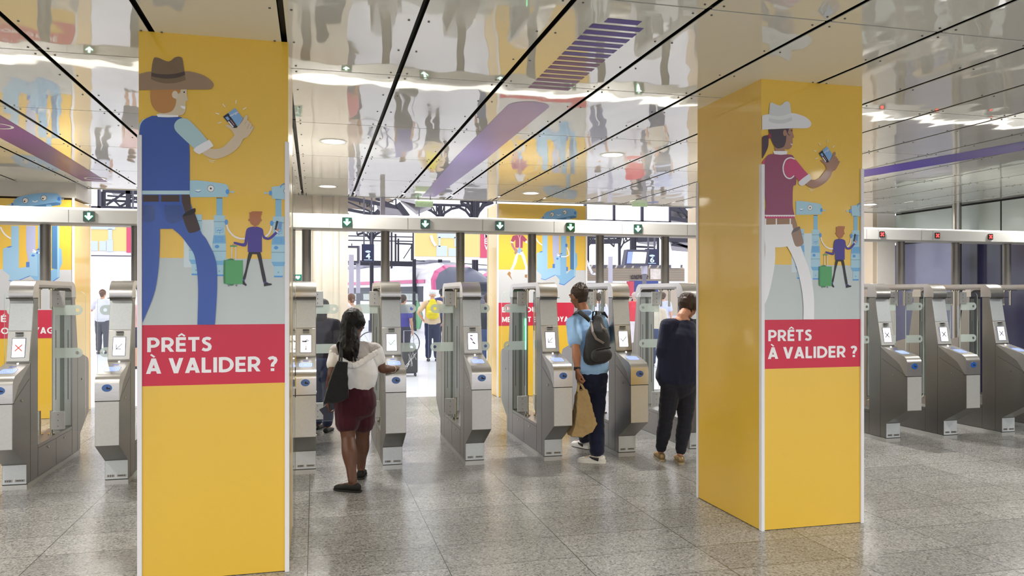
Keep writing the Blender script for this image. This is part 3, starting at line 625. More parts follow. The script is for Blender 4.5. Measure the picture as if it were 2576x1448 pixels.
class Art:
    """prints in layers on a column's face; dx, dz shift the drawing"""
    def __init__(s, conv, Y, dx=0.0, dz=0.0, clip=None): s.conv = conv; s.Y = Y; s.dx = dx; s.dz = dz; s.clip = clip; s.mb = MB(); s.mats = []; s.lay = 1
    def q(s, p):
        v = P(p[0], p[1], s.conv); x, z = v.x+s.dx, v.z+s.dz
        if s.clip: x = min(max(x, s.clip[0]), s.clip[1])
        return x, z
    def mi(s, h):
        if h not in s.mats: s.mats.append(h)
        return s.mats.index(h)
    def poly(s, h, pts, o=(0, 0), k=1.0, smooth=True, n=4):
        pts = [((p[0]/k+o[0], p[1]/k+o[1])+tuple(p[2:])) for p in pts]
        if smooth: pts = spline(pts, n)
        xz = [s.q(p) for p in pts]; out = []
        for a in xz:
            if not out or (abs(a[0]-out[-1][0])+abs(a[1]-out[-1][1])) > 1e-5: out.append(a)
        y = s.Y-0.0006-0.00004*s.lay; s.lay += 1
        from mathutils.geometry import tessellate_polygon
        vs = [(x, y, z) for x, z in out]
        s.mb.add(vs, [tuple(t) for t in tessellate_polygon([[Vector((x, z, 0)) for x, z in out]])], s.mi(h)); return s
    def line(s, h, pts, w, o=(0, 0), k=1.0):
        pts = [Vector((p[0]/k+o[0], p[1]/k+o[1])) for p in pts]
        if len(pts) > 2:
            e = [pts[0]]+pts+[pts[-1]]; out = []
            for i in range(1, len(e)-2):
                for j in range(5):
                    t = j/5; a, b, c, d = e[i-1], e[i], e[i+1], e[i+2]
                    out.append(0.5*((2*b)+(c-a)*t+(2*a-5*b+4*c-d)*t*t+(-a+3*b-3*c+d)*t**3))
            pts = out+[pts[-1]]
        l, r = [], []
        for i, p in enumerate(pts):
            d = (pts[min(i+1, len(pts)-1)]-pts[max(i-1, 0)]).normalized()*w/2; n = Vector((-d.y, d.x)); l.append(tuple(p+n)); r.append(tuple(p-n))
        return s.poly(h, l+r[::-1], smooth=False)
    def circ(s, h, c, r, o=(0, 0), k=1.0, ry=None):
        ry = ry or r
        return s.poly(h, [(c[0]+r*math.cos(a*math.pi/10), c[1]+ry*math.sin(a*math.pi/10)) for a in range(20)], o, k, smooth=False)
    def rect(s, h, x0, y0, x1, y1, o=(0, 0), k=1.0): return s.poly(h, [(x0, y0), (x1, y0), (x1, y1), (x0, y1)], o, k, smooth=False)
    def done(s, name, parent, label=None):
        o = s.mb.build(name, [ink(h) for h in s.mats], parent, smooth=False, fix=True)
        # face the prints outwards
        me = o.data; bm = bmesh.new(); bm.from_mesh(me)
        for f in bm.faces:
            f.normal_update()
            if f.normal.y > 0: f.normal_flip()
        bm.to_mesh(me); bm.free()
        s.mb = MB(); s.mats = []
        if label: o['label'] = label
        return o
def column(x0, x1, y0, y1, z1, label, trimz=2.565):
    c = empty('poster_column', ((x0+x1)/2, y0, 0), label, 'advertising column')
    MB().box(x0, x1, y0, y1, 0.004, z1).build('yellow_cladding', m_yel, c, smooth=False)
    for x, y in ((x0, y0), (x1, y0), (x0, y1), (x1, y1)):
        sx = 1 if x == x0 else -1; sy = 1 if y == y0 else -1
        mb = MB(); a, b = sorted((x-sx*0.006, x+sx*0.019)); e, f = sorted((y-sy*0.014, y+sy*0.0)); mb.box(a, b, e, f, 0.0, trimz)
        a, b = sorted((x-sx*0.006, x)); e, f = sorted((y, y+sy*0.019)); mb.box(a, b, e, f, 0.0, trimz)
        mb.build('corner_trim', m_trim, c, smooth=False, bevel=0.002)
    return c
LB, LB2, MBl, MB2 = 'A9CFE0', '8BBFDD', '78B2DC', '5B9BDD'
def backdrop(A, x0, x1, col):
    """grey ground, row of cartoon ticket gates, boy with a suitcase (drawn once on the first column, shifted for the second)"""
    z = A.Y
    b = MB(); b.box(x0+0.003, x1-0.003, A.Y-0.0004, A.Y, 1.477, 1.865); b.build('printed_ground', ink('C2CBCB'), col, smooth=False); A.lay = 2
    k, o = 4.995, (530, 440)
    # screens between gates
    A.rect('CFDDE3', 1165, 815, 1420, 1930, (345, 440), 7.24)
    A.rect('CFDDE3', 850, 1160, 1420, 1680, (345, 440), 7.24)
    def robot(ax, dy, head=True, left=False, full=True):
        f = lambda pts: [(p[0]+ax, p[1]+dy)+tuple(p[2:]) for p in pts]
        if full:
            A.poly(LB2, f([(72, 290), (148, 290), (148, 520), (72, 520)]), o, k, False)
        A.poly(LB, f([(40, 505, 1), (182, 508, 1), (182, 756, 1), (38, 756, 1)]), o, k, False)
        A.poly(MBl, f([(36, 756), (184, 756), (192, 860), (22, 860)]), o, k, False)
        A.poly(LB, f([(20, 860), (194, 860), (194, 1075), (20, 1075)]), o, k, False)
        A.poly(MBl, f([(20, 1075), (194, 1075), (176, 1130), (50, 1130)]), o, k, False)
        A.poly(LB, f([(55, 1130), (165, 1130), (165, 1252), (55, 1252)]), o, k, False)
        A.poly(MB2, f([(52, 1250), (166, 1250), (162, 1270), (56, 1270)]), o, k, False)
        A.poly('3C4A55', f([(38, 583), (184, 583), (184, 587), (38, 587)]), o, k, False); A.poly('3C4A55', f([(20, 953), (194, 953), (194, 957), (20, 957)]), o, k, False)
        if full: A.poly('3C4A55', f([(72, 286), (148, 286), (148, 294), (72, 294)]), o, k, False)
        A.circ(MB2, (80+ax, 898+dy), 28, o, k, 22)
        for w, c in ((46, MB2), (41, MBl), (32, MB2), (28, MBl), (18, MB2), (14, MBl)): A.poly(c, f([(107-w, 806-w*0.7), (107+w, 806-w*0.7), (107+w*1.05, 806+w*0.7), (107-w*1.05, 806+w*0.7)]), o, k, False)
        A.poly(MB2, f([(62, 662), (155, 662), (155, 722), (120, 722), (114, 740), (106, 722), (62, 722)]), o, k, False); A.poly(LB, f([(65, 665), (152, 665), (152, 719), (65, 719)]), o, k, False); A.line(MB2, f([(80, 705), (100, 690), (118, 700), (140, 682)]), 2.2, o, k)
        A.rect('7FA8C0', 100+ax, 1198+dy, 118+ax, 1216+dy, o, k)
    robot(0, 0); robot(742, 15)
    robot(-292, -12, full=False)
    # left head (seen behind the figure) and right head
    A.poly(LB, [(960, 100, 1), (1120, 100), (1400, 135), (1648, 190), (1652, 400, 1), (960, 405, 1)], (345, 440), 7.24)
    A.circ('20242C', (1343, 247), 64, (345, 440), 7.24); A.circ('ECEAEA', (1343, 247), 58, (345, 440), 7.24); A.circ('20242C', (1343, 247), 17, (345, 440), 7.24)
    A.poly('5F8FCB', [(1040, 285, 1), (1110, 318), (1182, 283, 1), (1110, 300)], (345, 440), 7.24); A.poly('FFFFFF', [(1050, 275, 1), (1170, 272, 1), (1112, 302)], (345, 440), 7.24)
    A.circ(MB2, (212, 210), 24, o, k, 32); A.line(LB, [(232, 212), (265, 212)], 2.2, o, k); A.circ(LB, (278, 213), 18, o, k, 14)
    A.poly(LB, [(765, 150, 1), (930, 128, 1), (930, 308, 1), (776, 300, 1)], o, k, False); A.circ(MB2, (752, 228), 20, o, k, 32); A.line(LB, [(735, 228), (700, 226)], 2.2, o, k); A.circ(LB, (688, 225), 18, o, k, 14)
    A.line(MB2, [(875, 158), (895, 125), (931, 108)], 2.8, o, k)
    A.poly('20242C', [(931, 168, 1), (914, 200), (931, 236, 1)], o, k); A.poly('ECEAEA', [(932, 173, 1), (919, 200), (932, 231, 1)], o, k)
    # arms
    for c in ((198, 592), (768, 606)): A.circ(MB2, c, 20 if c[0] < 400 else 22, o, k, 34)
    A.line('ECE9EA', [(203, 625), (225, 690), (290, 765), (370, 798), (430, 800)], 4.0, o, k); A.line('ECE9EA', [(762, 640), (755, 690), (720, 750), (655, 790)], 4.0, o, k)
    A.done('printed_cartoon_gates', col)
    # boy
    A.poly('2B2A2E', [(478, 975), (525, 975), (478, 1130), (434, 1312), (405, 1300), (440, 1180)], o, k); A.poly('2B2A2E', [(580, 975), (626, 975), (660, 1140), (700, 1340), (662, 1345), (610, 1100)], o, k)
    A.poly('4C44A0', [(410, 1308), (430, 1312), (425, 1335), (405, 1330)], o, k, False); A.poly('4C44A0', [(666, 1345), (695, 1340), (697, 1362), (668, 1366)], o, k, False)
    A.poly('2B2A2E', [(402, 1325, 1), (426, 1332, 1), (432, 1352), (451, 1375), (446, 1394, 1), (392, 1365, 1)], o, k); A.poly('2B2A2E', [(668, 1362, 1), (705, 1345, 1), (730, 1358), (768, 1366), (762, 1382, 1), (670, 1398, 1)], o, k)
    A.rect('222026', 478, 965, 626, 993, o, k)
    A.poly('4A3D92', [(530, 650), (575, 648), (640, 668), (660, 700), (668, 750), (700, 782), (745, 775), (825, 703), (845, 722), (770, 795), (715, 815), (660, 795), (645, 760), (645, 968, 1), (467, 968, 1), (466, 800, 1), (440, 895), (330, 876), (292, 860), (302, 840), (412, 858), (430, 800), (455, 678)], o, k)
    A.poly('ECE9EA', [(810, 700), (830, 690), (850, 715), (838, 728)], o, k, False); A.circ('C5887A', (842, 690), 18, o, k); A.circ('C5887A', (286, 884), 17, o, k)
    A.poly('6B9BD0', [(860, 585), (895, 590), (885, 690), (845, 675)], o, k, False); A.poly('1C2030', [(826, 575), (852, 580), (825, 692), (803, 686)], o, k, False)
    A.poly('B0714A', [(540, 630), (570, 632), (570, 655), (540, 655)], o, k, False); A.circ('B0714A', (486, 566), 14, o, k); A.circ('B0714A', (630, 568), 14, o, k)
    A.poly('B0714A', [(488, 490), (482, 465, 1), (500, 472), (530, 457), (652, 459, 1), (640, 488), (654, 490, 1), (632, 510), (630, 570), (600, 625), (560, 636), (515, 622), (492, 580)], o, k)
    A.done('printed_boy', col)
    A.rect('4E9E63', 244, 884, 330, 902, o, k); A.line('D9D6D6', [(268, 900), (266, 1075)], 2.6, o, k); A.line('D9D6D6', [(318, 900), (318, 1075)], 2.6, o, k)
    A.poly('3F7F50', [(165, 1090), (185, 1070), (300, 1070), (300, 1368), (190, 1366), (163, 1335)], o, k); A.poly('54A166', [(205, 1072), (388, 1073), (404, 1090), (402, 1345), (385, 1367), (210, 1366), (188, 1345), (188, 1090)], o, k)
    A.circ('7A7F80', (228, 1386), 12, o, k); A.circ('7A7F80', (324, 1386), 12, o, k)
    A.done('printed_suitcase', col)
def armcard(A, skin, sleeve, k=8.045, o=(430, 240), nails='8F8468'):
    A.poly(skin, [(640, 1170), (720, 1080), (870, 1085), (960, 1080), (1080, 1030), (1180, 930), (1270, 830), (1278, 790), (1220, 700), (1150, 650), (1105, 608), (1125, 596), (1220, 620), (1290, 660), (1360, 650), (1410, 600), (1470, 480), (1510, 410), (1550, 410), (1560, 450), (1540, 510), (1575, 515), (1600, 560), (1635, 575), (1635, 620), (1680, 630), (1670, 670), (1600, 780), (1540, 850), (1465, 885), (1400, 1010), (1280, 1130), (1130, 1220), (960, 1280), (850, 1280), (740, 1240)], o, k)
    for a, b in (((1525, 535), (1470, 610)), ((1590, 575), (1540, 680)), ((1640, 625), (1600, 680))): A.line(nails, [a, b], 0.8, o, k)
    A.poly('82AEDC', [(1160, 360), (1300, 262), (1465, 470), (1360, 640)], o, k, False)
    A.poly('1E2530', [(1055, 432), (1160, 360), (1350, 645), (1300, 662), (1250, 655)], o, k, False)
    A.poly('86ABE2', [(1100, 450), (1150, 425), (1195, 485), (1150, 515)], o, k, False); A.line('F0F0F4', [(1165, 530), (1265, 645)], 3.2, o, k); A.line('C98F9C', [(1205, 500), (1285, 605)], 1.8, o, k)
    A.poly(skin, [(1340, 660), (1380, 610), (1440, 530), (1470, 480), (1510, 410), (1550, 410), (1550, 470), (1480, 600), (1420, 680)], o, k)
    for a, b in (((1050, 175), (1100, 240)), ((1322, 100), (1315, 168)), ((1462, 288), (1530, 246)), ((905, 360), (978, 384)), ((950, 566), (1025, 545))): A.line('F2F0EA', [a, b], 2.1, o, k)
    A.line('F2F0EA', [(750, 1288), (830, 1322), (912, 1312)], 1.1, o, k); A.line('F2F0EA', [(780, 1332), (825, 1352), (872, 1350)], 1.1, o, k)
def navigo(A, col, dx, dz):
    mb = MB(); a, b = P(430+1205/8.045, 240+425/8.045, 4.84), P(430+1350/8.045, 240+340/8.045, 4.84)
    cx, cz = (a.x+b.x)/2+dx, (a.z+b.z)/2+dz; L_ = 0.052
    text(mb, 'navigo', cx-L_/2, cz-0.008, cx+L_/2, cz+0.008, A.Y-0.0006-0.00004*A.lay, 0, 0.01, rot=math.radians(30)); mb.build('printed_word', ink('F0F0F4'), col, smooth=False, fix=False)
def slogan(col, x0, x1, zb, zt, Y, lines, name='slogan'):
    b = MB().box(x0+0.003, x1-0.003, Y-0.0005, Y, zb, zt).build('red_band', ink('CC2E48'), col, smooth=False)
    for s, a, c, d, e in lines:
        mb = MB(); slab(mb, s, a, d, c, e, Y-0.0009); mb.build('lettering', ink('F0EEF0'), b, smooth=False, fix=False)

# nearest column: man in a brown hat
X0, X1, YF = -0.975, -0.152, 4.84
c1 = column(X0, X1, YF, 5.775, CZ, 'nearest yellow poster column, with the cartoon man in a brown hat')
A = Art(4.84, YF, clip=(X0+0.003, X1-0.003))
backdrop(A, X0, X1, c1)
k, o = 7.24, (345, 130)
A.poly('D6C8AC', [(800, 680, 1), (905, 688, 1), (908, 790), (928, 860), (920, 895), (888, 915), (885, 1050), (870, 1110), (800, 1160), (640, 1160, 1), (370, 1160, 1), (420, 1100, 1), (640, 1000), (700, 800)], o, k)
A.poly('BE8850', [(245, 690, 1), (800, 685, 1), (785, 750), (750, 775), (700, 860), (718, 870, 1), (700, 980), (640, 1080), (520, 1122), (390, 1105), (290, 1010), (248, 880)], o, k)
A.circ('DCCDB8', (692, 785), 55, o, k, 70); A.circ('2E2E33', (860, 740), 15, o, k); A.poly('F4F2F4', [(790, 985, 1), (882, 1000, 1), (878, 1052, 1), (820, 1030)], o, k)
A.poly('9B8268', [(36, 412, 1), (150, 382), (270, 368), (865, 360), (1000, 370), (1200, 430), (1340, 520), (1392, 600), (1370, 660), (1290, 690), (900, 690), (36, 702, 1)], o, k)
A.poly('7C6850', [(262, 375, 1), (275, 250), (300, 140), (330, 108), (400, 118), (480, 155), (560, 182), (620, 165), (680, 115), (750, 95), (810, 110), (832, 160), (862, 360, 1), (888, 520, 1), (720, 568), (560, 582), (400, 560), (255, 505, 1)], o, k)
A.poly('52423B', [(262, 385, 1), (400, 410), (560, 415), (720, 400), (865, 362, 1), (880, 425, 1), (740, 475), (560, 495), (400, 480), (260, 450, 1)], o, k)
A.poly('A8CBD6', [(36, 1330, 1), (90, 1260), (130, 1230), (130, 1480), (36, 1600, 1)], o, k)
A.poly('3C5AA6', [(250, 1180), (320, 1170), (740, 1185), (830, 1215), (900, 1300), (900, 1500), (950, 1700), (960, 1900, 1), (958, 2530, 1), (20, 2530, 1), (36, 1700, 1), (50, 1400), (110, 1260)], o, k)
A.poly('F2F1F4', [(355, 1142, 1), (755, 1160, 1), (748, 1190, 1), (560, 1197), (380, 1190, 1)], o, k)
A.rect('B6D5DE', 353, 479.5, 478, 489.5)
armcard(A, 'D8C6AC', 'A9CBD6')
A.poly('AFCDD4', [(240, 465), (150, 490), (85, 560), (70, 640), (110, 730), (250, 870), (390, 1000), (475, 1075, 1), (740, 910, 1), (620, 760), (460, 590), (350, 490)], (430, 240), 8.045)
A.poly('ECEBF0', [(465, 1085), (740, 915), (790, 915), (850, 1000), (840, 1040), (610, 1175), (560, 1185)], (430, 240), 8.045)
# jeans and belt
k, o = 7.24, (345, 440)
A.poly('3E5CAA', [(100, 355, 1), (960, 355, 1), (965, 480), (1150, 1010), (1250, 1150), (1330, 1300), (1400, 1448), (1440, 1600), (1456, 1740), (1458, 2050), (1440, 2400), (1418, 2722, 1), (1100, 2722, 1), (1112, 2300), (1112, 2000), (1090, 1700), (1040, 1448), (940, 1290), (800, 1110), (650, 980, 1), (415, 980, 1), (415, 1300), (380, 1800), (300, 2200), (100, 2690, 1)], o, k)
A.rect('4A3A36', 112, 368, 400, 488, o, k); A.rect('4A3A36', 440, 368, 775, 488, o, k)
A.poly('4A3A36', [(810, 362, 1), (950, 358, 1), (970, 420), (982, 700, 1), (880, 700, 1), (820, 490)], o, k)
A.poly('3E5490', [(500, 545, 1), (810, 550, 1), (860, 700), (830, 800), (670, 885), (520, 810)], o, k); A.poly('3E5490', [(105, 550, 1), (310, 555, 1), (325, 800), (210, 860), (105, 830, 1)], o, k)
A.poly('3F302D', [(825, 755, 1), (1050, 690, 1), (1145, 960), (1130, 1010), (1020, 1050), (930, 1030)], o, k); A.poly('241F20', [(825, 755, 1), (880, 690), (1040, 608), (1065, 640), (1050, 690), (960, 735)], o, k)
A.done('printed_man_in_brown_hat', c1); navigo(A, c1, 0, 0)
slogan(c1, X0, X1, 1.128, 1.478, YF, [('PRÊTS', P(371, 0, YF).x, P(533, 0, YF).x, P(450, 884, YF).z, P(450, 848, YF).z-P(450, 884, YF).z), ('À VALIDER ?', P(368, 0, YF).x, P(698, 0, YF).x, P(500, 937, YF).z, P(500, 899, YF).z-P(500, 937, YF).z)])
# right column: woman in a white hat
X0, X1, YF2 = 3.032, 3.855, 4.846
c2 = column(X0, X1, YF2, 5.78, CZ, 'right yellow poster column, with the cartoon woman in a white hat')
A = Art(4.84, YF2, dx=4.007, dz=0.0, clip=(X0+0.003, X1-0.003))
backdrop(A, X0, X1, c2)
A.conv = 4.846; A.dx = 0; A.dz = 0
k, o = 9.053, (1905, 240)
A.poly('4E3B4A', [(62, 1020, 1), (130, 930), (245, 905, 1), (250, 1000), (230, 1200), (100, 1448), (62, 1448, 1)], o, k)
A.poly('A7806E', [(400, 1260, 1), (400, 1150), (620, 1000), (650, 760, 1), (800, 755, 1), (800, 850), (826, 930), (822, 965), (798, 985), (795, 1100), (770, 1180), (700, 1230), (620, 1220), (620, 1270, 1)], o, k)
A.poly('4E424C', [(250, 775, 1), (715, 755, 1), (690, 830), (660, 860), (652, 930, 1), (640, 1060), (590, 1170), (480, 1208), (400, 1180), (340, 1080), (300, 980), (262, 880)], o, k)
A.line('4E424C', [(670, 790), (685, 860), (705, 895), (735, 908)], 2.0, o, k)
A.circ('A7806E', (620, 855), 42, o, k, 72); A.circ('4A3030', (768, 803), 15, o, k); A.circ('9A3A52', (275, 925), 34, o, k, 60); A.poly('F6F2F2', [(740, 1096, 1), (795, 1108, 1), (785, 1142, 1)], o, k)
A.poly('E6E6EB', [(54, 480, 1), (250, 430), (765, 405), (900, 425), (1080, 490), (1190, 580), (1220, 650), (1190, 715), (1080, 750), (700, 752), (54, 785, 1)], o, k)
A.poly('D2D7D8', [(258, 430, 1), (270, 280), (285, 180), (320, 162), (400, 200), (500, 230), (560, 205), (610, 155), (670, 138), (720, 165), (745, 260), (765, 405, 1), (785, 570, 1), (640, 632), (480, 645), (340, 625), (248, 590, 1)], o, k)
A.poly('E1E5E5', [(256, 440, 1), (400, 470), (560, 465), (768, 405, 1), (778, 490, 1), (620, 545), (450, 555), (250, 520, 1)], o, k)
k, o = 6.58, (1905, 380)
A.poly('C8507A', [(60, 200, 1), (150, 100), (150, 215), (88, 215, 1)], o, k)
A.poly('93506C', [(150, 90), (240, 48), (480, 55), (600, 105), (620, 400), (640, 470), (630, 560), (585, 600), (580, 900), (608, 1055, 1), (90, 1058, 1), (135, 930), (125, 750), (92, 500), (95, 280), (120, 160)], o, k)
A.rect('C8507A', 115, 1070, 612, 1115, o, k); A.rect('EFE9EE', 90, 1056, 612, 1070, o, k)
for q in range(12): A.circ('EFE9EE', (150+q*41, 1070), 20, o, k, 14)
A.poly('EFEFF2', [(255, 0, 1), (492, 0, 1), (482, 55, 1), (380, 62), (275, 52, 1)], o, k)
A.dx, A.dz, A.conv = 4.010, -0.034, 4.84
armcard(A, 'A7806E', 'C8507A', nails='8A6A60')
A.dx = A.dz = 0; A.conv = 4.846
A.line('EFE9EE', [(612, 138), (540, 112), (460, 150), (420, 260), (430, 360), (470, 430), (530, 455), (580, 430), (598, 402)], 3.2, o, k)
A.poly('C4507A', [(600, 140), (540, 125), (470, 160), (435, 260), (445, 360), (480, 420), (530, 440), (600, 400, 1), (680, 500, 1), (835, 390, 1), (740, 280), (640, 160)], o, k)
A.poly('E4E3E9', [(675, 515), (835, 385), (860, 390), (888, 450), (880, 470), (740, 575)], o, k)
A.poly('A08068', [(100, 1115, 1), (615, 1112, 1), (650, 1220), (640, 1300), (570, 1330), (560, 1215, 1), (90, 1220, 1)], o, k)
for q in (128, 306, 537): A.rect('EDEDEF', q-10, 1115, q+10, 1222, o, k)
k, o = 5.567, (1905, 560)
A.poly('EAEAED', [(80, 28, 1), (480, 20, 1), (510, 140), (600, 330), (645, 460), (720, 660), (770, 900), (788, 1100), (788, 1352, 1), (638, 1352, 1), (638, 1150), (610, 900), (550, 640), (490, 480), (412, 332, 1), (320, 345), (243, 345, 1), (240, 560), (190, 850), (140, 1040), (84, 1165, 1), (88, 700), (102, 400), (95, 220)], o, k)
A.poly('9A8070', [(468, 150, 1), (590, 60, 1), (636, 250), (630, 300), (580, 332), (520, 315)], o, k); A.poly('6E6464', [(468, 150, 1), (500, 90), (570, 55), (592, 68), (560, 110)], o, k)
A.done('printed_woman_in_white_hat', c2); navigo(A, c2, 4.010, -0.034)
slogan(c2, X0, X1, 1.133, 1.477, YF2, [('PRÊTS', P(1933, 0, YF2).x, P(2042, 0, YF2).x, P(1990, 857, YF2).z, P(1990, 829, YF2).z-P(1990, 857, YF2).z), ('À VALIDER ?', P(1932, 0, YF2).x, P(2156, 0, YF2).x, P(2045, 900, YF2).z, P(2045, 871, YF2).z-P(2045, 900, YF2).z)])
# far columns: robots greeting
def far_column(X0, X1, Y0, Y1, zt, label, dx, dz, trim):
    c = column(X0, X1, Y0, Y1, zt, label, trim)
    A = Art(12.27, Y0, dx=dx, dz=dz, clip=(X0+0.003, X1-0.003)); k, o = 6.033, (1240, 500)
    MB().box(X0+0.003, X1-0.003, Y0-0.0004, Y0, 0.2, 2.065+dz).build('printed_ground', ink('C9CACD'), c, smooth=False)
    MB().box(X0+0.003, X1-0.003, Y0-0.0005, Y0, 0.2, 1.152+dz).build('lower_yellow', ink('E7BC3E'), c, smooth=False); A.lay = 4
    R1, R2, R3, R4 = '85B4DA', '9CC4E2', '4D7BA8', '4F7FD0'
    # rear gate robot
    A.poly(R2, [(750, 545), (830, 545), (830, 1060), (940, 1040), (940, 1160), (800, 1230), (730, 1205), (735, 1150), (665, 1090), (665, 825), (750, 790)], o, k, False); A.poly(R4, [(725, 1207), (795, 1222), (945, 1150), (945, 1160), (795, 1232), (725, 1215)], o, k, False)
    A.poly('B5B9DC', [(905, 545), (1005, 545), (1005, 1000), (930, 1010), (905, 830)], o, k, False); A.rect(R4, 905, 985, 940, 1050, o, k)
    A.poly(R4, [(695, 808), (735, 792), (765, 796), (730, 812)], o, k, False)
    # front gate robot
    A.poly(R1, [(1030, 545), (1115, 545), (1115, 1140), (1175, 1080), (1230, 1060), (1230, 800), (1275, 830), (1282, 1000), (1255, 1075), (1252, 1175), (1080, 1305), (1005, 1285), (1010, 1225), (940, 1150), (945, 880), (1030, 840)], o, k, False)
    A.poly(R3, [(1172, 545), (1230, 545), (1230, 1075), (1172, 1065)], o, k, False); A.poly(R2, [(945, 880), (1020, 850), (1025, 1160), (940, 1150)], o, k, False)
    A.poly(R4, [(1003, 1280), (1078, 1300), (1252, 1162), (1252, 1175), (1080, 1312), (1003, 1292)], o, k, False)
    A.poly(R2, [(1230, 545), (1250, 545), (1250, 1170), (1230, 1180)], o, k, False)
    A.circ(R4, (978, 907), 18, o, k, 13); A.rect(R4, 1112, 1030, 1138, 1095, o, k); A.circ(R4, (1115, 705), 18, o, k, 28); A.poly(R4, [(1005, 838), (1030, 822), (1062, 824), (1040, 842)], o, k, False)
    A.line('F0EEF0', [(1125, 740), (1150, 810), (1150, 850), (1100, 875), (1030, 875)], 2.6, o, k); A.circ(R4, (1020, 874), 13, o, k); A.line('F0EEF0', [(1010, 868), (970, 860)], 2.2, o, k); A.line('F0EEF0', [(1010, 862), (975, 835)], 2.0, o, k)
    A.line('F0EEF0', [(745, 700), (700, 665), (665, 620), (640, 560)], 2.8, o, k)
    # head
    A.poly(R1, [(775, 230), (820, 195), (960, 155), (1100, 140), (1230, 150), (1272, 190), (1275, 270), (1255, 285), (800, 333), (775, 320)], o, k, False); A.poly(R3, [(800, 333), (1220, 255), (1262, 262), (1262, 290), (960, 330)], o, k, False); A.rect(R1, 1115, 285, 1170, 545, o, k)
    for cx, cz, ex, ez in ((897, 236, -8, 9), (1090, 203, -10, 8)): A.circ('20242C', (cx, cz), 32, o, k, 35); A.circ('E8E0D8', (cx, cz), 28, o, k, 31); A.circ('20242C', (cx+ex, cz+ez), 9, o, k)
    A.line('F0EEF0', [(970, 240), (1000, 252), (1025, 236)], 1.6, o, k); A.circ(R4, (1247, 215), 17, o, k, 25); A.circ(R4, (762, 283), 13, o, k, 20); A.line(R2, [(1265, 215), (1300, 215)], 1.4, o, k); A.line(R2, [(755, 285), (715, 290)], 1.4, o, k)
    A.done('printed_cartoon_gates', c)
    if dx > -1:
        # cowgirl
        A.poly('F0EEF0', [(360, 830), (450, 790), (490, 880), (525, 1040), (518, 1150), (482, 1145), (490, 1030), (430, 850), (385, 840), (360, 960), (290, 1110), (250, 1100), (300, 1000), (340, 860)], o, k, False)
        A.poly('A57C50', [(215, 1140), (245, 1100), (270, 1120), (265, 1160), (298, 1235), (240, 1165)], o, k, False); A.poly('A57C50', [(485, 1145), (522, 1145), (518, 1200), (482, 1190)], o, k, False)
        A.poly('A8707C', [(270, 650), (300, 660), (330, 740), (370, 760), (360, 800), (320, 780), (280, 710)], o, k, False)
        A.poly('9A4560', [(350, 550), (300, 560), (270, 640), (305, 660), (340, 620), (340, 740), (450, 745), (455, 640), (500, 660), (518, 620), (465, 560), (430, 545)], o, k, False); A.line('E8C8D4', [(375, 550), (400, 600), (400, 740)], 0.9, o, k); A.line('E8C8D4', [(430, 550), (412, 600), (412, 740)], 0.9, o, k)
        A.poly('F0EEF0', [(268, 640), (308, 655), (300, 672), (265, 660)], o, k, False); A.poly('F0EEF0', [(500, 630), (518, 640), (518, 676), (488, 660)], o, k, False)
        A.poly('9B8070', [(335, 770), (450, 780), (450, 800), (370, 815), (345, 840), (322, 830)], o, k, False); A.poly('7FA8DC', [(390, 730), (440, 765), (408, 832), (370, 815)], o, k, False)
        A.poly('F0EEF0', [(330, 470), (360, 380), (450, 380), (480, 470)], o, k, False); A.circ('A7806E', (402, 510), 34, o, k, 45)
        A.done('printed_cowgirl', c)
    b = MB().box(X0+0.003, X1-0.003, Y0-0.0022, Y0, 1.152+dz, 1.527+dz).build('red_band', ink('CC2E48'), c, smooth=False)
    for s, a, e, zz0, zz1 in (('BIEN JOUÉ !', 0.08, 0.80, 1.372, 0.085), ('MERCI ET BON VOYAGE', 0.08, 1.36, 1.212, 0.085)):
        mb = MB(); slab(mb, s, X0+a, zz0+dz, X0+e, zz1, Y0-0.0028); mb.build('lettering', ink('F0EEF0'), b, smooth=False, fix=False)
    return c
far_column(2.872, 4.405, 12.27, 13.0, 3.135, 'far yellow poster column in the centre with the cartoon gates and white-trousered walker', 0, 0, 3.135)
far_column(-4.68, -3.14, 11.60, 12.40, 2.93, 'far yellow poster column at the left edge with the big-eyed cartoon gate', -7.52, -0.075, 2.96)
h = MB().box(-4.7, -3.12, 11.62, 12.38, 2.96, 3.2); h.build('column_header', mat('header_beige', 'CFCAC0', 0.6)); tag(bpy.data.objects['column_header'], kind='structure'); bpy.data.objects['column_header'].name = 'trim_3'
# ------------------------------------------------------------------ station hall beyond the gates
m_iron = mat('blue_black_iron', '34333F', 0.6); m_iron2 = mat('grey_iron', '5B5A68', 0.6); m_roof = mat('pale_roof_boarding', 'A9A5A8', 0.8); m_roofb = mat('brown_roof_boarding', '8A7C6C', 0.8)
m_white = mat('white_enamel', 'E4E4EA', 0.4); m_navy = mat('navy_sign', '23284A', 0.35); m_signw = mat('sign_white_blue', 'BFD8F4', 0.4, emit=0.5, vary=0)
def pb(mb, a, b, Y, w, Y2=None, mi=0, d=None): mb.bar(P(a[0], a[1], Y), P(b[0], b[1], Y2 or Y), w, d or w, mi)
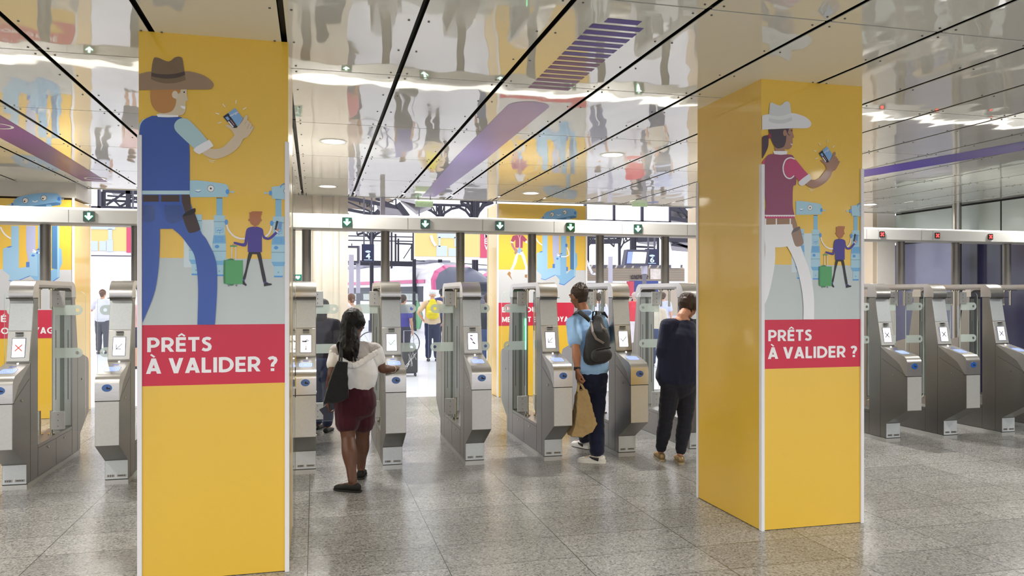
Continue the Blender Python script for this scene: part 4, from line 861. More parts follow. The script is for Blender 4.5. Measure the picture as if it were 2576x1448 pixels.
# iron arcade: fluted columns with spandrel arches
AY = 36
def iron_column(px, ytop, ybot, w, Y, label, arms=()):
    t = empty('iron_column', tuple(P(px, ybot, Y)), label, 'iron column', 'iron columns of the station hall')
    a, b = P(px, ytop, Y), P(px, ybot, Y)
    b.z = 0.0; t['org'] = tuple(b); t.location = b
    s = MB(); s.tube([b, a], w/2, 14).tube([b, b+Vector((0, 0, 0.5))], w*0.8, 14)
    for q in (-0.33, 0.33): s.tube([b+Vector((w*q, -w*0.45, 0)), a+Vector((w*q, -w*0.45, 0))], w*0.1, 6)
    s.build('shaft', m_iron, t)
    for pts in arms:
        m = MB(); pp = [P(x, y, Y) for x, y in pts]; m.tube(pp, w*0.3, 8)
        top = [Vector((p.x, p.y, a.z)) for p in pp]
        m.tube([top[0], top[-1]], w*0.3, 8)
        for i in range(0, len(pp)):
            if (top[i]-pp[i]).length > 0.15: m.bar(pp[i], top[i], w*0.3)
        for i in range(len(pp)-1):
            if (top[i]-pp[i]).length > 0.4: m.bar(pp[i], top[i+1], w*0.28)
        m.build('spandrel_arch', m_iron, t)
    return t
iron_column(1107, 515, 700, 0.2, AY, 'slender dark iron column with arches, left one above the pale beam', [[(1107, 553), (1098, 540), (1085, 530), (1070, 524), (1050, 520)], [(1107, 556), (1118, 536), (1135, 525), (1155, 521), (1172, 530), (1184, 545), (1195, 556)]])
iron_column(1195, 505, 700, 0.3, AY, 'dark iron column with arches beside the central far yellow column', [[(1195, 553), (1204, 532), (1218, 516), (1240, 508)], [(1195, 550), (1186, 530), (1176, 518), (1160, 512)]])
iron_column(935, 575, 700, 0.18, AY, 'dark iron column behind the hanging platform 4 sign', [[(935, 606), (945, 590), (958, 582), (975, 580)], [(935, 606), (924, 592), (912, 586), (898, 590)]])
iron_column(985, 575, 700, 0.1, AY+4, 'thin dark iron column between the platform 4 sign and the billboard')
iron_column(1042, 570, 700, 0.17, AY, 'dark lattice iron column at the left edge of the yellow billboard')
iron_column(1478, 575, 700, 0.15, AY, 'dark iron column just right of the central far yellow column', [[(1478, 620), (1490, 606), (1510, 600), (1530, 606), (1545, 620)]])
iron_column(1558, 575, 700, 0.14, AY+2, 'dark iron column left of the platform 6 monitor', [[(1558, 630), (1568, 612), (1585, 602)]])
iron_column(1592, 575, 660, 0.27, AY-4, 'thick dark iron column behind the platform 6 monitor')
iron_column(1655, 575, 690, 0.1, AY-4, 'thin pale-lit iron column right of the platform 6 sign')
iron_column(1738, 600, 720, 0.14, 30, 'dark iron post beside the tan edge left of the right yellow column')
# roof: dark trusses with pale boarded slopes
def roof(label, bars, panels, Y, brown=()):
    pts = [P(*b[0], Y) for b in bars]; c = sum(pts, Vector())/len(pts)
    t = empty('roof_truss', tuple(c), label, 'roof truss', 'iron roof trusses of the hall')
    m = MB()
    for a, b, w in bars: pb(m, a, b, Y, w*0.42)
    m.build('girders', m_iron, t)
    for i, pl in enumerate(panels):
        v0 = [P(x, y, Y+0.4+y_) for (x, y), y_ in zip(pl, (0, 0, 3, 3, 3, 3))]; n = len(v0)
        q = MB().add(v0+[v+Vector((0, 0.1, 0.15)) for v in v0], [tuple(range(n)), tuple(range(2*n-1, n-1, -1))]+[(k, (k+1) % n, (k+1) % n+n, k+n) for k in range(n)])
        q.build('roof_boarding', m_roofb if i in brown else m_roof, t, smooth=False)
    return t
roof('dark iron roof truss with boarding, upper left of the first lit arrows', [((874, 498), (1010, 523), 0.32), ((874, 527), (960, 543), 0.25), ((945, 498), (1005, 525), 0.22), ((874, 507), (950, 540), 0.14), ((1000, 512), (1025, 545), 0.5), ((945, 530), (965, 550), 0.45), ((905, 503), (905, 515), 0.1), ((923, 506), (923, 520), 0.1), ((940, 510), (940, 536), 0.1), ((923, 520), (940, 508), 0.1), ((996, 500), (996, 516), 0.12), ((975, 510), (996, 500), 0.1), ((874, 535), (880, 543), 0.1)],
     [[(880, 500), (990, 510), (965, 503), (930, 496)], [(1000, 503), (1075, 520), (1090, 500), (1010, 498)], [(948, 521), (1004, 528), (1015, 546), (962, 546)], [(1008, 508), (1048, 540), (1085, 525), (1060, 503)], [(874, 508), (925, 518), (940, 530), (874, 524)]], 30, (0, 4))
roof('dark iron roof truss with pale boarding, above the right-hand arrows', [((1682, 522), (1745, 540), 0.35), ((1682, 548), (1745, 557), 0.35), ((1710, 520), (1745, 556), 0.4), ((1682, 522), (1745, 520), 0.25), ((1695, 520), (1715, 548), 0.12), ((1730, 540), (1722, 556), 0.12)],
     [[(1684, 526), (1720, 534), (1735, 550), (1684, 545)], [(1684, 552), (1735, 557), (1735, 565), (1684, 565)]], 28)
roof('dense dark iron roof work behind the platform 6 sign', [((1472, 595), (1745, 590), 0.5), ((1472, 608), (1560, 606), 0.6), ((1600, 600), (1650, 598), 0.9), ((1472, 586), (1745, 583), 0.4), ((1600, 620), (1645, 622), 0.25), ((1680, 600), (1745, 602), 0.8), ((1690, 615), (1745, 622), 0.3), ((1672, 600), (1745, 628), 0.3)]+[((1480+22*k, 584), (1490+22*k, 606), 0.15) for k in range(12)],
     [[(1605, 600), (1655, 606), (1650, 618), (1605, 612)], [(1685, 608), (1745, 612), (1740, 634), (1690, 630)]], 38)
roof('iron roof truss seen between the left yellow columns', [((252, 482), (252, 526), 0.35), ((262, 476), (262, 526), 0.2), ((260, 478), (348, 484), 0.3), ((255, 524), (348, 528), 0.4), ((262, 503), (348, 508), 0.16), ((268, 515), (320, 480), 0.14), ((300, 520), (348, 495), 0.14), ((270, 492), (348, 497), 0.12), ((323, 478), (323, 526), 0.3), ((283, 500), (310, 526), 0.12), ((330, 490), (348, 505), 0.12)],
     [[(275, 480), (320, 476), (318, 488), (285, 490)]], 26)
roof('thin grid of dark glazing bars behind the platform 4 sign', [((876, 604), (1045, 607), 0.12), ((876, 593), (1045, 596), 0.12), ((970, 588), (970, 660), 0.22), ((995, 588), (995, 660), 0.2), ((1002, 600), (1002, 660), 0.2), ((995, 612), (1040, 614), 0.18), ((1036, 614), (1036, 655), 0.2), ((876, 660), (1045, 664), 0.55), ((1015, 650), (1036, 618), 0.1), ((885, 612), (885, 625), 0.1), ((1045, 655), (1246, 668), 0.1)]
     , [], 37)
# tall windows with glowing panes above the passage
tw = empty('window_1', tuple(P(1577, 560, 13.6))); tw['kind'] = 'structure'
f = MB(); Yw = 13.6
def wrect(mb, x0, y0, x1, y1, d0, d1, mi=0):
    a, b = P(x0, y1, Yw), P(x1, y0, Yw); mb.box(a.x, b.x, Yw+d0, Yw+d1, a.z, b.z, mi)
wrect(f, 1470, 498, 1474, 566, -0.05, 0.05); wrect(f, 1540, 498, 1546, 566, -0.05, 0.05); wrect(f, 1610, 498, 1617, 566, -0.05, 0.05); wrect(f, 1681, 498, 1685, 566, -0.05, 0.05); wrect(f, 1470, 557, 1685, 564, -0.05, 0.05)
f.build('frame', mat('dark_violet_frame', '3B3A52', 0.5), tw, smooth=False)
m_sky = mat('daylight_glow_glass', 'FFFFFF', 0.3, emit=2.0, vary=0)  # panes glow by themselves, standing in for daylight behind them
for x0, x1 in ((1474, 1540), (1546, 1610), (1617, 1681)): q = MB(); wrect(q, x0, 500, x1, 557, -0.01, 0.01); q.build('pane', m_sky, tw, smooth=False)
tw = empty('window_2', tuple(P(240, 500, 14))); tw['kind'] = 'structure'
f = MB(); Yw = 14; wrect(f, 247, 470, 252, 527, -0.05, 0.05); wrect(f, 200, 519, 252, 527, -0.05, 0.05); f.build('frame', MATS['dark_violet_frame'], tw, smooth=False)
q = MB(); wrect(q, 200, 470, 247, 519, -0.01, 0.01); q.build('pane', m_sky, tw, smooth=False)
# small exit signs under the ceiling edge
m_exit = mat('exit_sign_green', 'A8BE98', 0.3, emit=0.45, vary=0.35, vscale=30); m_exit2 = mat('exit_lamp', 'F2FFD8', 0.3, emit=1.8, vary=0)
for px, lab in ((1067, 'small glowing green exit sign hanging under the ceiling edge, left of the central far column'), (1609, 'glowing green exit sign under the ceiling edge, before the bright transom windows')):
    c = P(px, 512, 11.9); t = empty('exit_sign', tuple(c), lab, 'exit sign', 'hanging exit signs')
    MB().box(c.x-0.135, c.x+0.135, 11.89, 11.91, c.z-0.05, c.z+0.04).build('panel', m_exit, t, smooth=False)
    MB().box(c.x-0.14, c.x+0.14, 11.87, 11.93, c.z+0.04, c.z+0.055).build('lamp_bar', m_exit2, t, smooth=False)
    MB().box(c.x-0.10, c.x-0.09, 11.89, 11.91, c.z+0.055, CZ).box(c.x+0.09, c.x+0.10, 11.89, 11.91, c.z+0.055, CZ).build('hanger', m_screw, t, smooth=False)
# defibrillator sign on the stone wall
a, b = P(735, 705, 12.18), P(759, 690, 12.18); m_aed = mat('aed_green', '1F7F6C', 0.4)
t = MB().box(a.x, b.x, 12.175, 12.2, a.z, b.z).build('defibrillator_sign', m_aed, None, smooth=False); tag(t, 'small green defibrillator sign with a white heart, by the stone pilasters left of gate 109', 'sign')
q = MB(); text(q, 'AE', a.x+0.01, a.z+0.03, a.x+0.06, b.z-0.03, 12.172, 0, 0.02)
hx, hz = b.x-0.055, (a.z+b.z)/2; pts = [(hx+0.034*math.sin(u)**3, hz+0.0022*(13*math.cos(u)-5*math.cos(2*u)-2*math.cos(3*u)-math.cos(4*u))) for u in [k*math.pi/12 for k in range(24)]]
q.prism(pts, 12.171, 12.174, 'y'); q.build('sign_print', m_white, t, smooth=False, fix=False)
# numbered platform signs and departure monitors
def rectP(x0, y0, x1, y1, Y, th, mi=0, mb=None):
    a, b = P(x0, y1, Y), P(x1, y0, Y); mb = mb or MB(); return mb.box(a.x, b.x, Y, Y+th, a.z, b.z, mi)
for num, x0, y0, x1, y1, Y in (('4', 910, 614, 941, 658, 21), ('6', 1625, 626, 1655, 666, 21)):
    c = P((x0+x1)/2, y0, Y); t = empty('platform_sign', tuple(c), 'navy hanging platform sign with the number %s' % num, 'platform sign', 'numbered platform signs')
    rectP(x0, y0, x1, y1, Y, 0.08).build('board', m_navy, t, smooth=False)
    q = MB(); a, b = P(x0+(x1-x0)*0.34, y0+(y1-y0)*0.84, Y), P(x0+(x1-x0)*0.68, y0+(y1-y0)*0.52, Y)
    text(q, num, a.x, a.z, b.x, b.z, Y-0.01, 0, 0.03); rectP(x0+(x1-x0)*0.18, y0+(y1-y0)*0.885, x0+(x1-x0)*0.84, y0+(y1-y0)*0.91, Y-0.012, 0.01, 0, q)
    a, b = P(x0+(x1-x0)*0.28, y0+(y1-y0)*0.48, Y), P(x0+(x1-x0)*0.72, y0+(y1-y0)*0.36, Y); q.prism(rrect(a.x, a.z, b.x, b.z, 0.055, 4), Y-0.012, Y-0.002, 'y')
    q.build('sign_print', m_signw, t, smooth=False, fix=False)
    q = MB(); text(q, 'Voie', a.x+0.04, a.z+0.025, b.x-0.04, b.z-0.02, Y-0.014, 0, 0.02); q.build('sign_word', m_navy, t, smooth=False, fix=False)
    MB().bar(Vector((c.x-0.1, Y+0.04, c.z)), Vector((c.x-0.1, Y+0.04, c.z+2.2)), 0.04).bar(Vector((c.x+0.1, Y+0.04, c.z)), Vector((c.x+0.1, Y+0.04, c.z+2.2)), 0.04).build('hanger', m_iron2, t, smooth=False)
m_mon = mat('monitor_case', '4A4A5E', 0.4); m_ylw = mat('monitor_page_yellow', 'F7F3C4', 0.4, emit=0.9, vary=0); m_mblue = mat('monitor_page_blue', '7E8FDC', 0.4, emit=0.7, vary=0); m_pole = mat('pale_violet_pole', 'B9B6C8', 0.4); m_poled = mat('grey_pole_base', '74727E', 0.5)
t = empty('departure_monitor', tuple(P(1622, 730, 20.5)), 'departure monitor with a yellow and blue page, left of the platform 6 sign', 'monitor', 'departure monitors on poles')
cas = [(1578, 627), (1634, 628), (1628, 668), (1571, 667)]
def quadP(pts, Y, th, mb, mi=0):
    f_ = [P(x, y, Y) for x, y in pts]; b_ = [v+Vector((0, th, 0)) for v in f_]; mb.add(f_+b_, [(0, 1, 2, 3), (7, 6, 5, 4)]+[(k, (k+1) % 4, (k+1) % 4+4, k+4) for k in range(4)], mi); return mb
quadP(cas, 20.5, 0.25, MB()).build('case', m_mon, t, smooth=False)
quadP([(1593, 633), (1627, 634), (1623, 662), (1589, 662)], 20.48, 0.02, MB()).build('screen_page', m_ylw, t, smooth=False); quadP([(1580, 633), (1593, 633), (1589, 662), (1577, 662)], 20.48, 0.02, MB()).build('screen_column', m_mblue, t, smooth=False)
c = P(1621, 690, 20.7); MB().box(c.x-0.06, c.x+0.06, 20.62, 20.78, P(1621, 689, 20.7).z, P(1621, 668, 20.7).z).build('pole_head', m_pole, t); MB().box(c.x-0.045, c.x+0.045, 20.65, 20.75, 0, P(1621, 689, 20.7).z).build('pole', m_poled, t)
t = empty('departure_monitor', tuple(P(899, 740, 20)), 'departure monitor with a white page on a pale pole, beside the stone pilasters', 'monitor', 'departure monitors on poles')
rectP(862, 618, 903, 661, 20, 0.25).build('case', m_mon, t, smooth=False); rectP(866, 624, 898, 655, 19.98, 0.02).build('screen_page', m_ylw, t, smooth=False)
c = P(901, 700, 20.2); MB().box(c.x-0.05, c.x+0.05, 20.15, 20.25, 1.7, P(901, 618, 20.2).z).build('pole_head', m_pole, t); MB().box(c.x-0.05, c.x+0.05, 20.15, 20.25, 0, 1.7).build('pole', m_poled, t)
# billboards with the same campaign
m_by = ink('F0D58A'); m_bw = ink('EFEFF4')
def billboard(label, x0, y0, x1, y1, Y, yel, reds, marks):
    c = P((x0+x1)/2, y1, Y); t = empty('billboard', tuple(c), label, 'billboard', 'yellow campaign billboards in the hall')
    rectP(x0, y0, x1, y1+6, Y, 0.2).build('board', m_bw, t, smooth=False)
    q = MB()
    for (a, b_, cc, d_) in yel: rectP(a, b_, cc, d_, Y-0.02, 0.02, 0, q)
    q.build('yellow_print', m_by, t, smooth=False)
    for xx_ in (x0+12, x1-12): u_ = P(xx_, y0, Y); MB().box(u_.x-0.02, u_.x+0.02, Y+0.05, Y+0.1, u_.z, u_.z+1.2).build('hanger', m_iron2, t, smooth=False)
    q = MB(); rectP(*reds, Y-0.03, 0.03, 0, q); q.build('red_print', ink('D85A78'), t, smooth=False)
    q = MB()
    for (a, b_, cc, d_) in marks: rectP(a, b_, cc, d_, Y-0.04, 0.02, 0, q)
    q.build('pale_gate_print', ink('CFDDF0'), t, smooth=False)
    return t
t = billboard('large pale yellow and red billboard behind the gates, left of the central far column', 1043, 560, 1262, 645, 27, [(1043, 560, 1208, 644)], (1208, 560, 1262, 648), [(1100, 560, 1146, 598), (1098, 618, 1125, 644), (1128, 624, 1147, 644), (1103, 596, 1108, 620), (1143, 596, 1147, 620)])
q = MB()
for s, y in (('MERCI', 598), ('ET BON', 613), ('VOYAGE', 628)):
    a, b = P(1218, y, 27), P(1275, y-12, 27); text(q, s, a.x, a.z, b.x, b.z, 26.95, 0, 0.03)
q.build('lettering', m_bw, t, smooth=False, fix=False)
q = MB(); aa = [P(x, y, 26.94) for x, y in ((1084, 592), (1088, 606), (1096, 618))]; q.tube(aa, 0.05, 6); q.build('printed_arm', m_bw, t)
t = billboard('pale yellow and red billboard seen between the two left yellow columns', 222, 560, 345, 635, 24, [(222, 560, 318, 630)], (318, 560, 345, 635), [(226, 568, 290, 576), (272, 576, 282, 603), (268, 603, 284, 632), (224, 606, 246, 630), (250, 606, 267, 630)])
rectP(222, 637, 345, 643, 24.1, 0.3).build('ledge', m_iron2, t, smooth=False)
rectP(272, 560, 280, 640, 30, 0.1).build('back_post', m_iron2, t, smooth=False)
q = MB(); text(q, 'MEV', P(336, 600, 23.9).x, P(336, 632, 23.9).z, P(352, 600, 23.9).x, P(336, 590, 23.9).z, 23.93, 0, 0.03); q.build('lettering', m_bw, t, smooth=False, fix=False)

# ------------------------------------------------------------------ trains
m_tw = mat('train_white', 'E9E6EC', 0.3, coat=0.5, vary=0.02); m_tp = mat('train_magenta', 'CF4B87', 0.3, coat=0.5); m_tg = mat('train_window_dark', '363B48', 0.4); m_tn = mat('train_nose_grey', '5A5D70', 0.35); m_tr = mat('train_roof_grey', '9C9CA8', 0.5); m_tgreen = mat('train_green', '6FB07F', 0.4); m_gr = mat('pale_foil_reflection', 'B5BBB8', 0.3, vary=0.5, vscale=6)
def train(label, nosex, Y, half, ang, length=26, top=3.15):
    nose = P(nosex, 740, Y); nose.z = 0.0
    t = empty('commuter_train', tuple(nose), label, 'train'); t.rotation_euler = (0, 0, math.radians(ang))
    w = half
    # cross-section (x,z) swept back from a rounded nose
    sec = [(-w, 0.0), (-w, 1.9), (-w*0.97, 2.45), (-w*0.80, 2.85), (-w*0.4, top), (w*0.4, top), (w*0.80, 2.85), (w*0.97, 2.45), (w, 1.9), (w, 0.0)]
    rows = [(0.0, 0.66, 0.50), (0.25, 0.80, 0.66), (0.8, 0.91, 0.82), (1.5, 0.96, 0.93), (1.9, 0.985, 0.965), (2.8, 1, 1), (length, 1, 1)]
    m = MB(); n = len(sec); vs = []
    for y, sx, sz in rows: vs += [(x*sx, y+(0.9*(1-math.cos((z/top)*1.2)) if y < 2 else 0), z*sz if z > 2.0 else z*(0.9+0.1*sz)) for x, z in sec]
    fs = [tuple(range(n)), tuple(reversed(range((len(rows)-1)*n, len(rows)*n)))]
    mi = [2, 0]
    for r in range(len(rows)-1):
        for k in range(n-1):
            fs.append((r*n+k, r*n+k+1, (r+1)*n+k+1, (r+1)*n+k))
            mi.append((2 if 1 <= k <= 7 else 0) if r < 3 else (1 if r == 3 and 1 <= k <= 7 else (3 if k == 4 else 0)))
    o = len(m.v); m.v += [Vector(v) for v in vs]; m.f += fs; m.m += mi
    m.build('body', [m_tw, m_tp, m_tn, m_tr], t, local=True)
    MB().box(-w-0.02, -w+0.01, 2.75, length, 2.20, 2.36).build('magenta_stripe', m_tp, t, local=True, smooth=False)
    s = MB()
    s.box(-w-0.025, -w+0.01, 2.9, length, 1.35, 2.05); s.build('window_band', m_tg, t, local=True, smooth=False)
    s = MB()
    for k in range(9): s.box(-w-0.04, -w+0.005, 3.4+2.3*k, 5.2+2.3*k, 1.40, 1.72)
    s.build('window', m_gr, t, local=True, smooth=False)
    MB().box(-w*0.55, w*0.55, 0.62, 1.1, 1.25, 2.25).build('windscreen', m_tg, t, local=True, bevel=0.1)
    for sx in (-1, 1): MB().box(sx*w*0.62-0.12, sx*w*0.62+0.12, 0.2, 0.6, 0.75, 0.92).build('headlight', m_white, t, local=True)
    s = MB()
    for k in range(5): s.box(-0.6, 0.6, 4+4*k, 6.6+4*k, top, top+0.18)
    s.build('roof_unit', m_tr, t, local=True, bevel=0.05)
    MB().add([(-w-0.03, 3.2, 0.1), (-w-0.03, 3.9, 0.1), (-w-0.03, 3.45, 1.55), (-w-0.03, 2.9, 0.7)], [(0, 1, 2, 3)]).build('green_flash', m_tgreen, t, local=True, smooth=False, fix=False)
    return t
train('white and magenta train with a grey nose, behind the man with the yellow rucksack', 1216, 33, 1.45, 19)
train('second white and magenta train, partly behind the first one near the central far column', 1300, 44, 1.45, 19)
# old ribbed steel train on the right
m_rib = mat('ribbed_beige_steel', 'B5A898', 0.45, metal=0.3, vary=0.08, stretch=(0.2, 1, 30), vscale=6)
c = P(1600, 712, 27); t = empty('ribbed_train', (c.x, 27, 0), 'old beige ribbed steel train with graffiti, behind the platform 6 monitor', 'train')
a, b = P(1440, 712, 27), P(1722, 674, 27)
MB().prism([(27, 0.9), (27, b.z-0.05), (27.2, b.z+0.1), (29.4, b.z+0.1), (29.6, b.z-0.05), (29.6, 0.9)], a.x-1.5, b.x, 'x').build('body', m_rib, t)
q = MB()
for k in range(9): z = a.z+(b.z-a.z)*(k+0.5)/9; q.box(a.x-1.5, b.x, 26.97, 27.0, z-0.012, z+0.012)
q.build('ribs', mat('rib_shadow_brown', '8A7D6E', 0.6), t, smooth=False)
MB().box(a.x-1.5, b.x, 27.1, 29.5, 0, 0.9).build('lower_body', m_white, t, smooth=False); rectP(1440, 712, 1722, 706, 26.96, 0.05).build('white_sill', m_white, t, smooth=False)
q = MB()
for k in range(12): x = 1470+21*k; quadP([(x+3, 666), (x+17, 666), (x+14, 673), (x, 673)], 26.95, 0.1, q)
q.build('roof_window', m_iron2, t, smooth=False)
q = MB(); random.seed(3)
for k in range(16):
    x = 1590+(k % 8)*5.2; y = 694+(k//8)*5; pts = [P(x+random.uniform(-2, 4), y+random.uniform(-2.5, 2.5), 26.93) for _ in range(4)]; q.tube(pts, 0.022, 5)
q.build('graffiti', mat('graffiti_dark', '4A4048', 0.6), t)
rectP(1636, 676, 1662, 702, 26.95, 0.02).build('silver_tag', mat('silver_paint', 'CFC6BE', 0.4, vary=0.4, vscale=8, bump=0.4, bscale=12), t, smooth=False)
rectP(1689, 664, 1712, 674, 26.9, 0.05).build('plate', m_white, t, smooth=False)
t = empty('info_stand', tuple(P(1620, 735, 24)), 'low blue and red information stand below the ribbed train', 'stand')
rectP(1640, 740, 1645, 800, 24.2, 0.05).build('leg', m_iron2, t, smooth=False); MB().box(t.location.x-0.3, t.location.x+0.3, 24.1, 24.3, 0, 0.9).build('leg', m_iron2, t, smooth=False); rectP(1585, 707, 1595, 745, 24, 0.3).build('red_side', mat('red_panel', 'C8475A', 0.4), t, smooth=False); rectP(1592, 706, 1656, 745, 24.02, 0.3).build('blue_panel', mat('blue_panel', '3C4A8C', 0.4), t, smooth=False)
for px, y0, y1, Y, lab in ((963, 500, 552, 12.1, 'short pale hanger post above the beam left of the exit sign'), (884, 640, 742, 19.5, 'thin pale post beside the left departure monitor'), (1537, 645, 705, 24, 'thin white post left of the platform 6 monitor')):
    c = P(px, y1, Y); w = 0.06 if px != 963 else 0.035
    o = MB().box(c.x-w, c.x+w, Y, Y+0.1, c.z if px == 963 else 0, P(px, y0, Y).z if px != 963 else CZ).build('pale_post', m_pole, None, smooth=False); tag(o, lab, 'post')
# white glazed panel at the foot of the ribbed train
t = empty('glass_shelter', tuple(P(1490, 690, 22)), 'white-framed tilted glass shelter side right of the central far column', 'shelter')
q = MB()
for a, b in (((1472, 648), (1490, 688)), ((1490, 688), (1508, 690)), ((1472, 648), (1466, 690))): pb(q, a, b, 22, 0.06)
q.build('frame', m_white, t)
p0 = P(1508, 690, 22); MB().box(p0.x-0.03, p0.x+0.03, 21.97, 22.03, 0, p0.z).build('foot_post', m_white, t, smooth=False)
# ------------------------------------------------------------------ people
V = Vector
def lerp(a, b, t): return a+(b-a)*t
def limb(mb, pts, rad, sub=3, side=None, seg=14):
    """tapered limb through joints, smoothly curved"""
    P_ = []; R_ = []
    e = [pts[0]*2-pts[1]]+list(pts)+[pts[-1]*2-pts[-2]]; r = [rad[0]]+list(rad)+[rad[-1]]
    f = lambda x: x if hasattr(x, '__len__') else (x, x)
    for i in range(1, len(e)-2):
        for j in range(sub):
            t = j/sub; a, b, c, d = e[i-1], e[i], e[i+1], e[i+2]
            P_.append(0.5*((2*b)+(c-a)*t+(2*a-5*b+4*c-d)*t*t+(-a+3*b-3*c+d)*t**3))
            u = t*t*(3-2*t); p, q = f(r[i]), f(r[i+1]); R_.append((p[0]*(1-u)+q[0]*u, p[1]*(1-u)+q[1]*u))
    P_.append(pts[-1]); R_.append(f(rad[-1]))
    # round the ends
    d0 = (P_[0]-P_[1]).normalized(); d1 = (P_[-1]-P_[-2]).normalized(); a, b = R_[0], R_[-1]
    P_ = [P_[0]+d0*min(a)*0.8, P_[0]+d0*min(a)*0.5]+P_+[P_[-1]+d1*min(b)*0.5, P_[-1]+d1*min(b)*0.8]
    R_ = [(a[0]*0.45, a[1]*0.45), (a[0]*0.82, a[1]*0.82)]+R_+[(b[0]*0.82, b[1]*0.82), (b[0]*0.45, b[1]*0.45)]
    return mb.tube(P_, R_, seg, side=side)
def hand(mb, wr, d, up, s=1.0, curl=25, thumb=1, spread=4):
    """palm, four unequal bent fingers and a thumb; d = pointing direction, up = back of the hand"""
    d = V(d).normalized(); up = V(up); up = (up-d*up.dot(d)).normalized(); sd = d.cross(up)*thumb
    limb(mb, [wr, wr+d*0.045*s, wr+d*0.085*s], [(0.026*s, 0.019*s), (0.038*s, 0.016*s), (0.038*s, 0.014*s)], side=sd)
    for k, (ln, of) in enumerate(((0.072, 0.029), (0.08, 0.010), (0.074, -0.009), (0.058, -0.027))):
        b = wr+d*(0.088 if k < 3 else 0.08)*s+sd*of*s; p = [b-d*0.012*s, b]; a = 0; dd = d
        dd = (d+sd*math.tan(math.radians(spread*(1.2-k)))).normalized()
        for q in (0.42, 0.33, 0.25):
            a += math.radians(curl); v = dd*math.cos(a)-up*math.sin(a); b = b+v*ln*q*s; p.append(b)
        limb(mb, p, [0.0092*s, 0.0092*s, 0.0088*s, 0.0082*s, 0.0074*s], 2, side=sd, seg=8)
    b = wr+d*0.022*s+sd*0.022*s; v1 = (d*0.7+sd*0.75-up*0.25).normalized(); v2 = (d*0.95+sd*0.25-up*0.35).normalized()
    limb(mb, [b, b+v1*0.035*s, b+v1*0.035*s+v2*0.03*s, b+v1*0.035*s+v2*0.055*s], [0.013*s, 0.0115*s, 0.0105*s, 0.0085*s], 2, side=up, seg=8)
def head(mb, c, fw, up, s=1.0):
    """skull, jaw, nose, brow, ears, lips around the head centre"""
    fw = V(fw).normalized(); up = V(up).normalized(); rt = fw.cross(up).normalized(); up = rt.cross(fw)
    mb.ball(c+up*0.022*s-fw*0.012*s, (0.076*s, 0.093*s, 0.094*s), 20, ax=up, side=rt)
    limb(mb, [c+fw*0.03*s+up*0.01*s, c+fw*0.038*s-up*0.045*s, c+fw*0.048*s-up*0.088*s], [(0.062*s, 0.055*s), (0.054*s, 0.05*s), (0.028*s, 0.026*s)], side=rt)
    limb(mb, [c+fw*0.086*s+up*0.018*s, c+fw*0.100*s-up*0.008*s, c+fw*0.106*s-up*0.022*s], [0.008*s, 0.011*s, 0.013*s], 2)
    limb(mb, [c+fw*0.074*s+up*0.034*s+rt*0.045*s, c+fw*0.088*s+up*0.036*s, c+fw*0.074*s+up*0.034*s-rt*0.045*s], [0.010*s, 0.012*s, 0.010*s], 2)
    for q in (-0.043, -0.053): limb(mb, [c+fw*0.078*s+up*q*s+rt*0.022*s, c+fw*0.088*s+up*q*s, c+fw*0.078*s+up*q*s-rt*0.022*s], [0.004*s, 0.0065*s, 0.004*s], 2, seg=8)
    for sg in (-1, 1):
        e = c+rt*sg*0.078*s-fw*0.004*s-up*0.004*s
        mb.ball(e, (0.007*s, 0.018*s, 0.031*s), 10, ax=up*0.95-fw*0.2, side=rt+fw*0.3*-sg)
def face_details(c, fw, up, s, parent, iris='3A2A20'):
    fw = V(fw).normalized(); up = V(up).normalized(); rt = fw.cross(up).normalized(); up = rt.cross(fw)
    for sg in (-1, 1):
        e = c+fw*0.079*s+up*0.016*s+rt*sg*0.031*s
        o = MB().ball(e, 0.0115*s, 12).build('eye', mat('eye_white', 'E8E4E0', 0.2), parent)
        MB().ball(e+fw*0.0075*s, 0.0058*s, 10).build('iris', mat('iris_'+iris, iris, 0.2), o)
        q = MB(); limb(q, [e+up*0.02*s-rt*sg*0.014*s+fw*0.006*s, e+up*0.025*s+fw*0.006*s, e+up*0.018*s+rt*sg*0.018*s], [0.0028*s, 0.0035*s, 0.002*s], 2, seg=6); q.build('eyebrow', mat('brow', '2A1E18', 0.8), parent)
    q = MB(); limb(q, [c+fw*0.084*s-up*0.048*s+rt*0.02*s, c+fw*0.0945*s-up*0.048*s, c+fw*0.084*s-up*0.048*s-rt*0.02*s], [0.003*s, 0.005*s, 0.003*s], 2, seg=8); q.build('lips', mat('lips', '8A4A44', 0.5), parent)
def frame(fw):
    fw = V((fw[0], fw[1], 0)).normalized(); return fw, fw.cross(V((0, 0, 1)))
def shoe(mb, an, toe, s=1.0, w=0.042, h=0.06):
    """an = ankle joint, toe = direction"""
    t = V(toe); g = V((an.x, an.y, an.z-0.085*s)); t = V((t[0], t[1], t[2] if len(t) > 2 else 0)).normalized(); sd = t.cross(V((0, 0, 1)))
    limb(mb, [g-t*0.05*s+V((0, 0, 0.038*s)), g+t*0.03*s+V((0, 0, 0.036*s)), g+t*0.11*s+V((0, 0, 0.027*s)), g+t*0.165*s+V((0, 0, 0.02*s))], [(0.036*s, 0.038*s), (0.037*s, 0.037*s), (0.046*s, 0.028*s), (0.036*s, 0.02*s)], side=sd)
